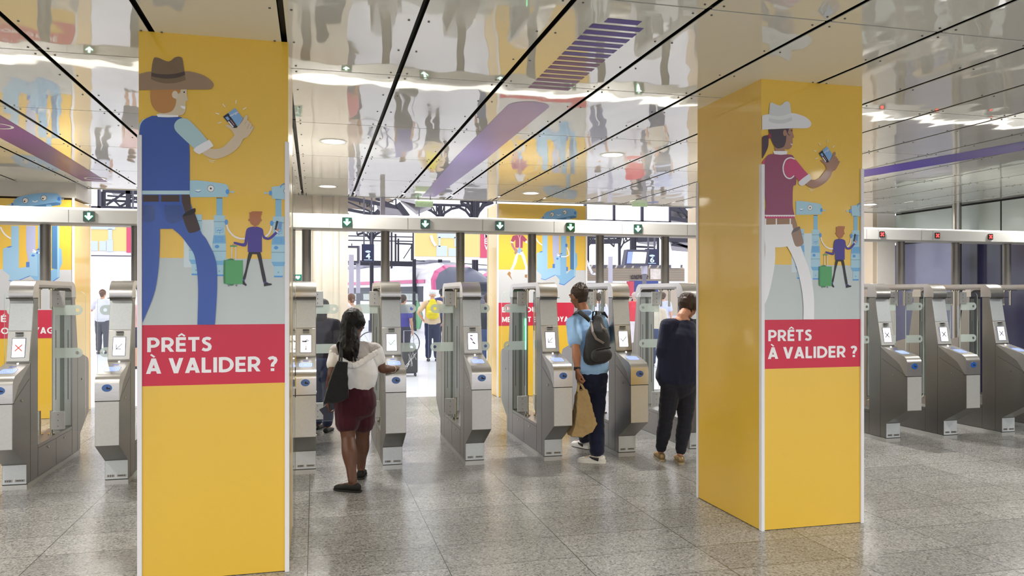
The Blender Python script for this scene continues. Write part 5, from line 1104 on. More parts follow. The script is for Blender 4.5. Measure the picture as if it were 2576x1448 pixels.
def sole(mb, an, toe, s=1.0, th=0.018, mi=0):
    t = V((toe[0], toe[1], 0)).normalized(); sd = t.cross(V((0, 0, 1))); g = V((an.x, an.y, an.z-0.085*s))
    out = []
    for a, w in ((-0.088, 0.0), (-0.083, 0.022), (-0.06, 0.037), (0.0, 0.038), (0.06, 0.043), (0.115, 0.048), (0.155, 0.041), (0.183, 0.022), (0.19, 0)): out.append((a, w))
    loop = [g+t*a*s+sd*w*s for a, w in out]+[g+t*a*s-sd*w*s for a, w in reversed(out[1:-1])]; n = len(loop)
    mb.add([p-V((0, 0, 0.0)) for p in loop]+[p+V((0, 0, th)) for p in loop], [tuple(range(n)), tuple(range(2*n-1, n-1, -1))]+[(k, (k+1) % n, (k+1) % n+n, k+n) for k in range(n)], mi)
TORSO = dict(hip=(0.172, 0.118), pel=(0.165, 0.112), wai=(0.136, 0.098), che=(0.158, 0.112), sho=(0.150, 0.088), nec=(0.052, 0.054))
def torso(mb, J, s, k=1.0, add=0.0, lo=True, fw=(0, 1, 0), neck=True, shape={}):
    T = dict(TORSO); T.update(shape); side = J['rt']
    g = lambda n: (T[n][0]*s*k+add, T[n][1]*s*k+add)
    pts = ([J['pel']-V((0, 0, 0.05*s))] if lo else [])+[J['pel']+V((0, 0, 0.05*s)), J['wai'], J['che'], J['nec']-V((0, 0, 0.075*s))]
    rad = ([g('hip')] if lo else [])+[g('pel'), g('wai'), g('che'), g('sho')]
    limb(mb, pts, rad, 4, side=side, seg=24)
    # shoulder yoke
    a, b = J['shL'], J['shR']; c = J['nec']-V((0, 0, 0.045*s))
    limb(mb, [a, c, b], [0.052*s+add, 0.064*s+add, 0.052*s+add], 4, seg=16)
    limb(mb, [lerp(a, b, 0.3)-V((0, 0, 0.02*s)), c+V((0, 0, 0.035*s)), lerp(a, b, 0.7)-V((0, 0, 0.02*s))], [0.05*s+add]*3, 3)
    if neck: limb(mb, [c-V((0, 0, 0.02*s)), J['nec']+V((0, 0, 0.02*s)), lerp(J['nec'], J['head'], 0.62)], [(0.060*s+add,)*2, (0.053*s+add,)*2, (0.053*s+add,)*2], 3)
def body(name, J, s, skin, parent, voxel=0.007, hands=None, feet=True, shape={}, legk=1.0, armk=1.0):
    mb = MB(); torso(mb, J, s, 0.94, shape=shape)
    head(mb, J['head'], J['look'], J['hup'], s*J.get('hs', 1.0))
    for q in 'LR':
        limb(mb, [J['sh'+q], lerp(J['sh'+q], J['el'+q], 0.5), J['el'+q]], [0.050*s*armk, 0.045*s*armk, 0.036*s*armk], 3)
        limb(mb, [J['el'+q], lerp(J['el'+q], J['wr'+q], 0.3), J['wr'+q]], [0.036*s*armk, 0.038*s*armk, 0.024*s*armk], 3)
        limb(mb, [J['hip'+q], lerp(J['hip'+q], J['kn'+q], 0.45), J['kn'+q]], [(0.088*s*legk,)*2, (0.076*s*legk,)*2, (0.052*s*legk,)*2], 4)
        cal = lerp(J['kn'+q], J['an'+q], 0.32)-J['fw']*0.014*s
        limb(mb, [J['kn'+q], cal, lerp(J['kn'+q], J['an'+q], 0.75), J['an'+q]], [0.052*s*legk, 0.057*s*legk, 0.037*s*legk, 0.033*s*legk], 4)
        if feet: shoe(mb, J['an'+q], J['toe'+q], s*0.95)
        h = (hands or {}).get(q) or {}
        hand(mb, J['wr'+q], h.get('d', (J['wr'+q]-J['el'+q])), h.get('up', J['rt']*(1 if q == 'R' else -1)), s, h.get('curl', 22), h.get('th', 1 if q == 'R' else -1), h.get('sp', 3))
    return blob(name, mb, skin, parent, voxel, 3)
def pose(base, fw, s, **k):
    """standing joints facing fw; any joint can be given in world space"""
    f, r = frame(fw); b = V(base); z = V((0, 0, 1)); J = {'fw': f, 'rt': r, 'look': f, 'hup': z}
    J['pel'] = b+z*0.93*s; J['wai'] = b+z*1.10*s; J['che'] = b+z*1.27*s; J['nec'] = b+z*1.47*s; J['head'] = b+z*1.60*s+f*0.02*s
    for q, g in (('L', -1), ('R', 1)):
        J['sh'+q] = b+z*1.40*s+r*g*0.175*s; J['el'+q] = b+z*1.12*s+r*g*0.225*s-f*0.02*s; J['wr'+q] = b+z*0.88*s+r*g*0.235*s+f*0.04*s
        J['hip'+q] = b+z*0.90*s+r*g*0.085*s; J['kn'+q] = b+z*0.48*s+r*g*0.095*s; J['an'+q] = b+z*0.085*s+r*g*0.10*s; J['toe'+q] = f
    J.update(k); return J
def skinmat(h): return mat('skin_'+h.lower(), h, 0.5, vary=0.06, vscale=20, bump=0.08, bscale=120, sss=0.08)
def cloth(name, h, **k): return mat(name, h, k.pop('rough', 0.85), vary=k.pop('vary', 0.06), vscale=k.pop('vscale', 25), bump=k.pop('bump', 0.25), bscale=k.pop('bscale', 260), sheen=0.15, spec=0.2, **k)
def arm_sleeve(mb, J, q, t1, s, add, r0=0.055, r1=0.052):
    a, b, c = J['sh'+q], J['el'+q], J['wr'+q]
    if t1 <= 1: e = lerp(a, b, t1); limb(mb, [a, lerp(a, e, 0.5), e], [r0*s+add, (r0+r1)/2*s+add, r1*s+add], 3)
    else: e = lerp(b, c, t1-1); limb(mb, [a, lerp(a, b, 0.5), b, lerp(b, e, 0.5), e], [r0*s+add, 0.05*s+add, 0.044*s+add, 0.042*s+add, 0.038*s+add], 3)
def leg_cloth(mb, J, q, t1, s, add, r0=0.092, rk=0.058, r1=0.05):
    a, b, c = J['hip'+q], J['kn'+q], J['an'+q]
    if t1 <= 1: e = lerp(a, b, t1); limb(mb, [a, lerp(a, e, 0.5), e], [r0*s+add, r0*0.97*s+add, r0*0.93*s+add], 3)
    else: e = lerp(b, c, t1-1); limb(mb, [a, lerp(a, b, 0.5), b, lerp(b, e, 0.4), e], [r0*s+add, r0*0.88*s+add, rk*s+add, (rk+0.002)*s+add, r1*s+add], 4)

# --- woman in the white blouse
Yw = 6.95; s = 0.935
t = empty('person', (0.36, Yw, 0), 'woman with long black hair, white ruffled blouse and burgundy shorts, touching a gate', 'person')
def Q(px, py, Y=Yw): return P(px, py, Y)
fw, rt = frame((0.10, 1, 0))
J = pose((0.36, Yw, 0), fw, s, head=Q(893, 813, 7.0), nec=Q(890, 862, 6.97), che=Q(893, 905, 6.96), wai=Q(903, 948, 6.95), pel=Q(893, 1003, 6.95),
         shL=Q(847, 881, 6.93), shR=Q(943, 878, 6.99), elL=Q(834, 945, 6.84), wrL=Q(826, 1003, 6.93), elR=Q(962, 928, 6.97), wrR=Q(991, 928, 7.10),
         hipL=Q(872, 1010, 6.93), hipR=Q(914, 1010, 6.97), knL=Q(876, 1103, 6.86), knR=Q(912, 1098, 7.04), anL=Q(887, 1206, 6.66), anR=Q(908, 1172, 7.14),
         toeL=(-0.75, 0.55, 0), toeR=(0.15, 1, 0), look=V((0.75, 0.62, -0.22)), hup=V((0.1, 0.15, 1)), hs=1.03)
J['anL'].z = 0.088; J['anR'].z = 0.092
sk = skinmat('5F3D2C')
hd = {'R': dict(d=V((0.35, 0.75, 0.10)), up=V((0.15, -0.1, 1)), curl=24, th=-1, sp=5), 'L': dict(curl=38, up=-rt)}
wide = dict(hip=(0.195, 0.15), pel=(0.18, 0.135), wai=(0.155, 0.115))
body('body', J, s, sk, t, 0.006, hands=hd, shape=wide, legk=1.24, armk=1.12)
face_details(J['head'], J['look'], J['hup'], s, t)
m_bl = cloth('white_blouse_cloth', 'EAEAEC', bump=0.3); m_lace = cloth('lace_yoke', 'CFC9C8', vary=0.35, vscale=70, bump=0.9, bscale=120, stretch=(1, 1, 4)); m_ruf = cloth('ruffle_cloth', 'F0F0F2', bump=0.3)
mb = MB(); limb(mb, [J['pel']+V((-0.01, 0, 0.165)), J['wai']+V((0, 0, 0.03)), J['che'], J['nec']-V((0, 0, 0.085))], [(0.172, 0.145), (0.168, 0.135), (0.162, 0.122), (0.145, 0.095)], 4, side=rt, seg=24)
limb(mb, [J['shL'], J['nec']-V((0, 0, 0.05)), J['shR']], [0.062, 0.068, 0.062], 4, seg=16)
for q in 'LR': arm_sleeve(mb, J, q, 0.55, s, 0.012, 0.055, 0.055)
bl = blob('blouse', mb, [m_bl, m_lace], t, 0.007, 5, amp=0.006, scale=9, stretch=(1.6, 1.6, 0.7))
# lace yoke above the ruffle line
for p_ in bl.data.polygons:
    c = bl.matrix_world@p_.center+V(t.location); d_ = (c-J['nec']); dl = abs(d_.dot(rt))
    if c.z > J['nec'].z-0.185+dl*0.62 and c.y < Yw+0.06: p_.material_index = 1
mb = MB(); pts = []; rr = []
for k in range(41):
    u = -1+k/20; x = u*0.205; zz_ = J['nec'].z-0.200+abs(x)*0.60+0.03*(1-abs(u))*0; zz_ = J['nec'].z-0.205+0.62*math.sqrt(x*x+0.0012)
    yb = -0.122*math.sqrt(max(0.05, 1-(x/0.235)**2))-0.015
    pts.append(V((J['nec'].x, Yw, 0))+rt*x+fw*yb+V((0, 0, zz_))); rr.append((0.028+0.004*math.sin(k*1.9), 0.011+0.004*math.sin(k*2.6)))
mb.tube(pts, rr, 12, side=(0, 0, 1)); blob('ruffle', mb, m_ruf, t, 0.005, 2, amp=0.004, scale=30)
m_sh = cloth('burgundy_cloth', '3F1622', bump=0.2)
mb = MB(); limb(mb, [J['pel']+V((0, 0, 0.10)), J['pel']+V((0, 0, 0.02)), J['pel']-V((0, 0, 0.06))], [(0.152, 0.128), (0.182, 0.155), (0.188, 0.150)], 4, side=rt, seg=24)
for q in 'LR': leg_cloth(mb, J, q, 0.60, s, 0.020, 0.098)
blob('shorts', mb, m_sh, t, 0.007, 4, amp=0.006, scale=10, stretch=(1.5, 1.5, 0.6))
m_bs = mat('black_suede', '15130F', 0.75)
for q in 'LR':
    mb = MB(); shoe(mb, J['an'+q], J['toe'+q], s*1.04); o = blob('shoe', mb, m_bs, t, 0.006, 2, cut=[((J['an'+q].x, J['an'+q].y, 0.078), (0, 0, 1))]); mb = MB(); sole(mb, J['an'+q]-V((0, 0, 0.002)), J['toe'+q], s*1.04, 0.014); mb.build('sole', mat('black_rubber', '1C1B1A', 0.6), o)
m_hair = mat('black_hair', '0D0908', 0.5, vary=0.6, vscale=14, stretch=(5, 5, 1), bump=0.35, bscale=30, spec=0.25)
mb = MB(); H_ = J['head']; lk = J['look'].normalized(); bk = -lk; up = V((0, 0, 1))
mb.ball(H_+up*0.026+bk*0.024, (0.096, 0.104, 0.106), 20, ax=up, side=lk.cross(up))
limb(mb, [H_+bk*0.055+up*0.03, H_+bk*0.075-up*0.05, H_-fw*0.09-rt*0.045-up*0.13, H_-fw*0.15-rt*0.055-up*0.22, H_-fw*0.16-rt*0.030-up*0.31], [0.070, 0.078, 0.084, 0.074, 0.024], 4)
for k in range(46):
    a = k*2.4; r0 = 0.068*math.sqrt((k % 9+1)/9); off = rt*math.cos(a)*r0+fw*math.sin(a)*r0*0.7; c0 = H_+bk*0.07-up*0.03
    seq = [c0+off*0.9, H_-fw*0.10-rt*0.045-up*0.12+off*1.15, H_-fw*0.155-rt*0.055-up*(0.20+0.02*math.sin(a*3))+off*1.2+rt*0.012*math.sin(a*5), H_-fw*0.165-rt*(0.040+0.02*math.sin(a))-up*(0.27+0.05*math.sin(a*1.7))+off*1.0]
    limb(mb, seq, [0.011, 0.012, 0.011, 0.005], 4, seg=7)
for k in range(30):
    a = -1.9+3.8*k/29; o_ = lk.cross(up)*math.sin(a)*0.088+bk*math.cos(a)*0.09
    limb(mb, [H_+up*0.105+o_*0.25, H_+up*0.07+o_*0.85, H_-up*0.01+o_*1.05, H_-up*0.06+bk*0.09+o_*0.3], [0.007, 0.009, 0.009, 0.006], 3, seg=6)
blob('hair', mb, m_hair, t, 0.0045, 1, amp=0.005, scale=24)
wr = J['wrR']; dv = (J['wrR']-J['elR']).normalized(); r_ = MB(); ax1 = dv.orthogonal().normalized(); ax2 = dv.cross(ax1)
ring = [wr-dv*0.01+ax1*0.029*math.cos(a*math.pi/10)+ax2*0.029*math.sin(a*math.pi/10) for a in range(21)]; r_.tube(ring, 0.0035, 8); r_.build('bracelet', mat('pale_beads', 'D8C8C0', 0.3), t)
# her bag and phone
m_tote = cloth('dark_bag_cloth', '24262A', vary=0.6, vscale=45, bump=0.6, bscale=60, stretch=(1, 1, 8))
bg_ = empty('shoulder_bag', tuple(P(845, 1012, 6.76)), 'dark grey cloth shoulder bag worn by the woman in the white blouse', 'bag')
def bagshape(corners, Y0, th): 
    vs = []
    for sg in (-1, 1): vs += [P(x, y, Y0)+V((0, sg*th*(1 if y > 930 else 0.4), 0)) for x, y in corners]
    n = len(corners); return MB().add(vs, [tuple(range(n)), tuple(range(2*n-1, n-1, -1))]+[(k, (k+1) % n, (k+1) % n+n, k+n) for k in range(n)])
blob('bag_body', bagshape([(849, 906), (875, 911), (873, 940), (878, 998), (850, 1010), (813, 1014), (820, 985), (835, 940)], 6.72, 0.05), m_tote, bg_, 0.006, 4, amp=0.008, scale=9)
mb = MB()
for dx, dy in ((0, 0), (6, 0.02)): limb(mb, [P(853+dx, 912, 6.72), P(856+dx*0.7, 880, 6.80), P(853, 855, 6.90), P(852, 857, 6.99), P(853, 885, 7.08)], [0.008]*5, 4)
mb.build('strap', m_tote, bg_)
ph = empty('phone', tuple(P(826, 1018, 6.93)), 'black phone held in the lowered left hand of the woman in the white blouse', 'phone')
hd_ = J['wrL']+(J['wrL']-J['elL']).normalized()*0.075
mb = MB().box(-0.036, 0.036, -0.005, 0.005, -0.07, 0.07); o = mb.build('case', mat('phone_black', '101014', 0.2, coat=1), ph, local=True, bevel=0.004); ph.location = hd_+V((0.008, -0.026, -0.01)); ph.rotation_euler = (0.2, 0.95, 0.2)
MB().box(-0.032, 0.032, -0.0058, -0.005, -0.062, 0.062).build('screen', mat('phone_glass', '1B2440', 0.05, coat=1), ph, local=True)

# --- man in the light blue polo
t = empty('person', (2.70, 7.45, 0), 'man in a light blue polo shirt and navy jeans, walking into a lane', 'person'); s = 1.03
def R(px, py, Y): return P(px, py, Y)
fw, rt = frame((-0.10, 1, 0))
J = pose((2.70, 7.45, 0), fw, s, head=R(1455, 745, 7.62), nec=R(1469, 786, 7.56), che=R(1482, 845, 7.50), wai=R(1487, 895, 7.48), pel=R(1490, 948, 7.46),
         shL=R(1441, 812, 7.50), shR=R(1510, 806, 7.62), elL=R(1449, 878, 7.33), wrL=R(1453, 932, 7.26), elR=R(1522, 862, 7.80), wrR=R(1512, 895, 8.0),
         hipL=R(1476, 955, 7.45), hipR=R(1504, 955, 7.50), knL=R(1483, 1050, 7.72), knR=R(1500, 1052, 7.36), anL=R(1470, 1113, 7.93), anR=R(1502, 1148, 7.22),
         toeL=(-0.4, 1, 0), toeR=(-0.85, 0.45, 0), look=V((-0.42, 0.88, -0.26)), hup=V((-0.1, 0.2, 1)), hs=1.0)
J['anR'].z = 0.09; J['anL'].z = 0.10
sk = skinmat('A87455')
hd = {'L': dict(d=V((0.12, 0.15, -1)), up=V((-1, -0.3, -0.1)), curl=42, th=-1)}
body('body', J, s, sk, t, 0.006, hands=hd, armk=1.12)
face_details(J['head'], J['look'], J['hup'], s, t)
m_polo = cloth('light_blue_pique', '9AC2EC', bump=0.25)
mb = MB(); limb(mb, [J['pel']+V((0, 0, 0.065)), J['wai'], J['che'], J['nec']-V((0, 0, 0.085))], [(0.178, 0.135), (0.170, 0.13), (0.182, 0.135), (0.165, 0.10)], 4, side=rt, seg=24)
limb(mb, [J['shL'], J['nec']-V((0, 0, 0.05)), J['shR']], [0.068, 0.078, 0.068], 4, seg=16)
for q in 'LR': arm_sleeve(mb, J, q, 0.72, s, 0.016, 0.058, 0.056)
blob('polo_shirt', mb, m_polo, t, 0.007, 4, amp=0.006, scale=8, stretch=(1.5, 1.5, 0.8))
mb = MB(); n0 = J['nec']+V((0, 0, 0.0)); ring = [n0+rt*0.072*math.cos(a*math.pi/12)+fw*0.072*math.sin(a*math.pi/12)-V((0, 0, 0.012*math.sin(a*math.pi/12))) for a in range(25)]
mb.tube(ring, [(0.022, 0.008)]*25, 8, side=(0, 0, 1)); mb.build('collar', cloth('polo_collar', '9DB8E4'), t)
m_jean = cloth('navy_denim', '1C2038', bump=0.2)
mb = MB(); limb(mb, [J['pel']+V((0, 0, 0.085)), J['pel'], J['pel']-V((0, 0, 0.07))], [(0.158, 0.12), (0.165, 0.13), (0.158, 0.12)], 4, side=rt, seg=24)
for q in 'LR': leg_cloth(mb, J, q, 1.92, s, 0.012, 0.086, 0.066, 0.060)
blob('jeans', mb, m_jean, t, 0.007, 4, amp=0.008, scale=9, stretch=(1, 1, 1.6))
m_wl = mat('white_leather', 'E2E0DA', 0.45); m_bk = mat('shoe_black_mark', '1A1A1A', 0.5)
for q in 'LR':
    mb = MB(); shoe(mb, J['an'+q], J['toe'+q], s*1.0); o = blob('trainer', mb, m_wl, t, 0.006, 2, cut=[((J['an'+q].x, J['an'+q].y, 0.085), (0, 0, 1))]); mb = MB(); sole(mb, J['an'+q]-V((0, 0, 0.004)), J['toe'+q], s*1.0, 0.028); mb.build('sole', m_wl, o)
    tt = V(J['toe'+q]).normalized(); sd = tt.cross(V((0, 0, 1)))
    for g in (-1, 1):
        mb = MB(); g0 = V((J['an'+q].x, J['an'+q].y, 0.0))+sd*g*0.043
        mb.tube([g0-tt*0.02+V((0, 0, 0.040)), g0+tt*0.045+V((0, 0, 0.052)), g0+tt*0.07+V((0, 0, 0.062))-sd*g*0.012], [(0.018, 0.004), (0.010, 0.004), (0.005, 0.004)], 8, side=(0, 0, 1)); mb.build('side_mark', m_bk, o)
m_hm = mat('brown_hair', '3A2A1E', 0.55, vary=0.5, vscale=40, stretch=(4, 4, 1), bump=0.8, bscale=60)
mb = MB(); H_ = J['head']; lk = J['look'].normalized(); bk = -lk; up = V((0, 0, 1)); r2 = lk.cross(up).normalized()
mb.ball(H_+up*0.036+bk*0.020, (0.089, 0.096, 0.095), 20, ax=up, side=r2)
limb(mb, [H_+bk*0.058+up*0.02, H_+bk*0.062-up*0.045, H_+bk*0.045-up*0.085], [(0.072, 0.045), (0.062, 0.038), (0.046, 0.022)], 3, side=r2)
random.seed(5)
for k in range(150):
    a = random.uniform(0, 6.28); e = random.uniform(0.15, 1.5); d_ = (r2*math.cos(a)+lk*math.sin(a))*math.cos(e)+up*math.sin(e)
    if d_.dot(lk) > 0.72: continue
    c0 = H_+up*0.036+bk*0.018+V((d_.x*0.086, d_.y*0.090, d_.z*0.090)); limb(mb, [c0, c0+d_*0.010+up*0.006+lk*0.006], [0.006, 0.003], 1, seg=5)
blob('hair', mb, m_hm, t, 0.004, 1)
w_ = J['wrL']; dv = (J['wrL']-J['elL']).normalized(); mb = MB(); mb.tube([w_-dv*0.032, w_-dv*0.012], 0.0315, 18); mb.box(w_.x-0.036, w_.x-0.028, w_.y-0.02, w_.y+0.014, w_.z+0.004, w_.z+0.038); mb.build('wristwatch', mat('watch_black', '141416', 0.4), t)
# rucksack
m_ruck = cloth('charcoal_canvas', '3A3A3B', bump=0.4, bscale=120); m_rstrap = cloth('strap_dark', '262524'); m_rtrim = mat('taupe_leather', '8C827C', 0.6)
rk = empty('rucksack', tuple(R(1505, 860, 7.30)), 'charcoal canvas rucksack with a front pocket, worn by the man in the light blue polo', 'rucksack')
mb = MB(); A_ = R(1503, 800, 7.37); B_ = R(1504, 848, 7.32); C_ = R(1500, 893, 7.31)
limb(mb, [A_, B_, C_], [(0.052, 0.045), (0.128, 0.095), (0.138, 0.10)], 5, side=(1, 0.1, 0), seg=20)
limb(mb, [C_+V((-0.06, 0, -0.02)), C_+V((0.07, 0, 0.0))], [0.085, 0.085], 2)
blob('main_bag', mb, m_ruck, rk, 0.008, 6, amp=0.006, scale=9)
mb = MB(); limb(mb, [R(1512, 894, 7.20)+V((-0.06, 0, 0)), R(1512, 894, 7.20)+V((0.07, 0, 0.012))], [(0.062, 0.05)]*2, 2, side=(0, 0, 1)); blob('front_pocket', mb, m_ruck, rk, 0.008, 4, amp=0.004, scale=12)
mb = MB(); mb.tube([R(1499, 880, 7.148), R(1517, 877, 7.135), R(1536, 874, 7.165)], [(0.009, 0.006)]*3, 8, side=(0, 0, 1)); mb.build('pocket_zip', m_rstrap, rk)
mb = MB(); mb.tube([R(1486, 808, 7.36), R(1491, 835, 7.235), R(1500, 852, 7.215), R(1519, 863, 7.20)], [(0.013, 0.006)]*4, 8); mb.tube([R(1500, 800, 7.36), R(1517, 826, 7.26), R(1527, 830, 7.25)], [(0.012, 0.006)]*3, 8); mb.build('leather_trim', m_rtrim, rk)
mb = MB(); mb.tube([R(1490, 805, 7.37), R(1492, 784, 7.37), R(1499, 782, 7.37), R(1502, 803, 7.37)], 0.010, 8); mb.build('carry_loop', m_rstrap, rk)
mb = MB(); mb.tube([R(1436, 800, 7.62), R(1446, 787, 7.50), R(1457, 783, 7.41), R(1472, 795, 7.36), R(1484, 806, 7.36)], [(0.028, 0.008)]*5, 10, side=(0.7, 0.5, 0.6)); mb.build('shoulder_strap', m_rstrap, rk)
mb = MB(); mb.tube([R(1524, 800, 7.66), R(1516, 785, 7.58), R(1506, 784, 7.45), R(1498, 800, 7.38)], [(0.026, 0.008)]*4, 10, side=(1, 0, 0)); mb.build('shoulder_strap', m_rstrap, rk)
mb = MB(); mb.tube([R(1434, 838, 7.46), R(1430, 848, 7.42)], [(0.012, 0.004), (0.012, 0.004)], 8); mb.build('strap_end', m_rstrap, rk)
# paper bag
m_pap = mat('kraft_paper', 'A98F62', 0.8, vary=0.15, vscale=8, bump=1.0, bscale=14)
pbg = empty('paper_bag', tuple(P(1463, 1092, 7.22)), 'crumpled brown paper bag held by the man in the light blue polo', 'bag')
vs = []
cs = [(1451, 982), (1476, 978), (1496, 1062), (1484, 1084), (1460, 1096), (1432, 1094), (1443, 1050)]
for sg in (-1, 1): vs += [P(x, y, 7.22)+V((0, sg*(0.025 if y < 1000 else 0.075), 0)) for x, y in cs]
n = len(cs); mb = MB().add(vs, [tuple(range(n)), tuple(range(2*n-1, n-1, -1))]+[(k, (k+1) % n, (k+1) % n+n, k+n) for k in range(n)])
blob('bag_body', mb, m_pap, pbg, 0.007, 1, amp=0.009, scale=16)
mb = MB(); hL = J['wrL']+V((0.12, 0.15, -1)).normalized()*0.105+V((0.01, 0, 0))
for y_ in (7.195, 7.245):
    mb.tube([P(1453, 985, y_), lerp(P(1453, 985, y_), hL, 0.6), hL, lerp(P(1471, 982, y_), hL, 0.6), P(1471, 982, y_)], [(0.013, 0.004)]*5, 8, side=(1, 0, 0))
mb.build('handles', m_pap, pbg)

# --- woman in navy
t = empty('person', (3.42, 7.12, 0), 'short-haired woman in a navy jumper, dark skinny jeans and golden shoes', 'person'); s = 0.99
fw, rt = frame((0.12, 1, 0))
J = pose((3.42, 7.12, 0), fw, s, head=P(1735, 770, 7.20), nec=P(1716, 800, 7.13), che=P(1712, 858, 7.10), wai=P(1708, 905, 7.10), pel=P(1706, 958, 7.12),
         shL=P(1678, 818, 7.12), shR=P(1749, 818, 7.18), elL=P(1667, 888, 7.10), wrL=P(1690, 925, 7.40), elR=P(1757, 890, 7.22), wrR=P(1738, 915, 7.36),
         hipL=P(1689, 968, 7.10), hipR=P(1727, 968, 7.14), knL=P(1674, 1060, 7.12), knR=P(1723, 1058, 7.06), anL=P(1662, 1132, 7.20), anR=P(1711, 1145, 7.02),
         toeL=(-0.25, -0.2, 0), toeR=(0.15, -0.2, 0), look=V((0.80, 0.45, -0.50)), hup=V((0.45, 0.2, 1)), hs=1.0)
J['toeL'] = (0.22, 1, 0); J['toeR'] = (0.32, 1, 0); J['anL'].z = J['anR'].z = 0.09
sk = skinmat('C48F76'); body('body', J, s, sk, t, 0.006, shape=dict(hip=(0.18, 0.13)))
face_details(J['head'], J['look'], J['hup'], s, t)
m_nv = cloth('navy_knit', '1F233C', bump=0.25)
mb = MB(); limb(mb, [J['pel']+V((0, 0, 0.03)), J['wai'], J['che'], J['nec']-V((0, 0, 0.09))], [(0.228, 0.16), (0.212, 0.15), (0.192, 0.14), (0.165, 0.10)], 4, side=rt, seg=24)
limb(mb, [J['shL'], J['nec']-V((0, 0, 0.06)), J['shR']], [0.070, 0.068, 0.070], 4, seg=16)
for q in 'LR': arm_sleeve(mb, J, q, 1.7, s, 0.020, 0.058)
blob('jumper', mb, m_nv, t, 0.007, 5, amp=0.008, scale=7, stretch=(1.4, 1.4, 0.8))
m_dj = cloth('dark_denim', '22242F', bump=0.2)
mb = MB(); limb(mb, [J['pel']+V((0, 0, 0.06)), J['pel'], J['pel']-V((0, 0, 0.07))], [(0.165, 0.125), (0.184, 0.142), (0.175, 0.135)], 4, side=rt, seg=24)
for q in 'LR': leg_cloth(mb, J, q, 1.90, s, 0.012, 0.094, 0.060, 0.042)
blob('jeans', mb, m_dj, t, 0.006, 4, amp=0.005, scale=12, stretch=(1, 1, 2.2))
m_go = mat('golden_leather', 'A08A66', 0.35, metal=0.5)
for q in 'LR':
    mb = MB(); shoe(mb, J['an'+q], J['toe'+q], s*1.03); o = blob('shoe', mb, m_go, t, 0.006, 2, cut=[((J['an'+q].x, J['an'+q].y, 0.082), (0, 0, 1))]); mb = MB(); sole(mb, J['an'+q]-V((0, 0, 0.005)), J['toe'+q], s*1.03, 0.018); mb.build('sole', mat('beige_rubber', 'B0A488', 0.6), o)
m_hw = mat('dark_brown_hair', '34221A', 0.42, vary=0.6, vscale=18, stretch=(3, 3, 1), bump=0.7, bscale=30)
mb = MB(); H_ = J['head']; lk = J['look'].normalized(); bk = -lk; r2 = lk.cross(up).normalized()
mb.ball(H_+up*0.036+bk*0.018, (0.098, 0.106, 0.100), 20, ax=up, side=r2)
limb(mb, [H_+bk*0.06+up*0.02, H_+bk*0.062-up*0.04, H_+bk*0.055-up*0.075], [(0.084, 0.060), (0.078, 0.050), (0.060, 0.030)], 3, side=r2)
for k in range(40):
    a = -2.3+4.6*k/39; o_ = r2*math.sin(a)*0.098+bk*math.cos(a)*0.1
    limb(mb, [H_+up*0.125+o_*0.2, H_+up*0.085+o_*0.88, H_+up*0.01+o_*1.1, H_-up*(0.05+0.02*math.sin(k*2.3))+o_*1.0], [0.008, 0.012, 0.012, 0.005], 3, seg=6)
blob('hair', mb, m_hw, t, 0.0045, 1, amp=0.003, scale=30)

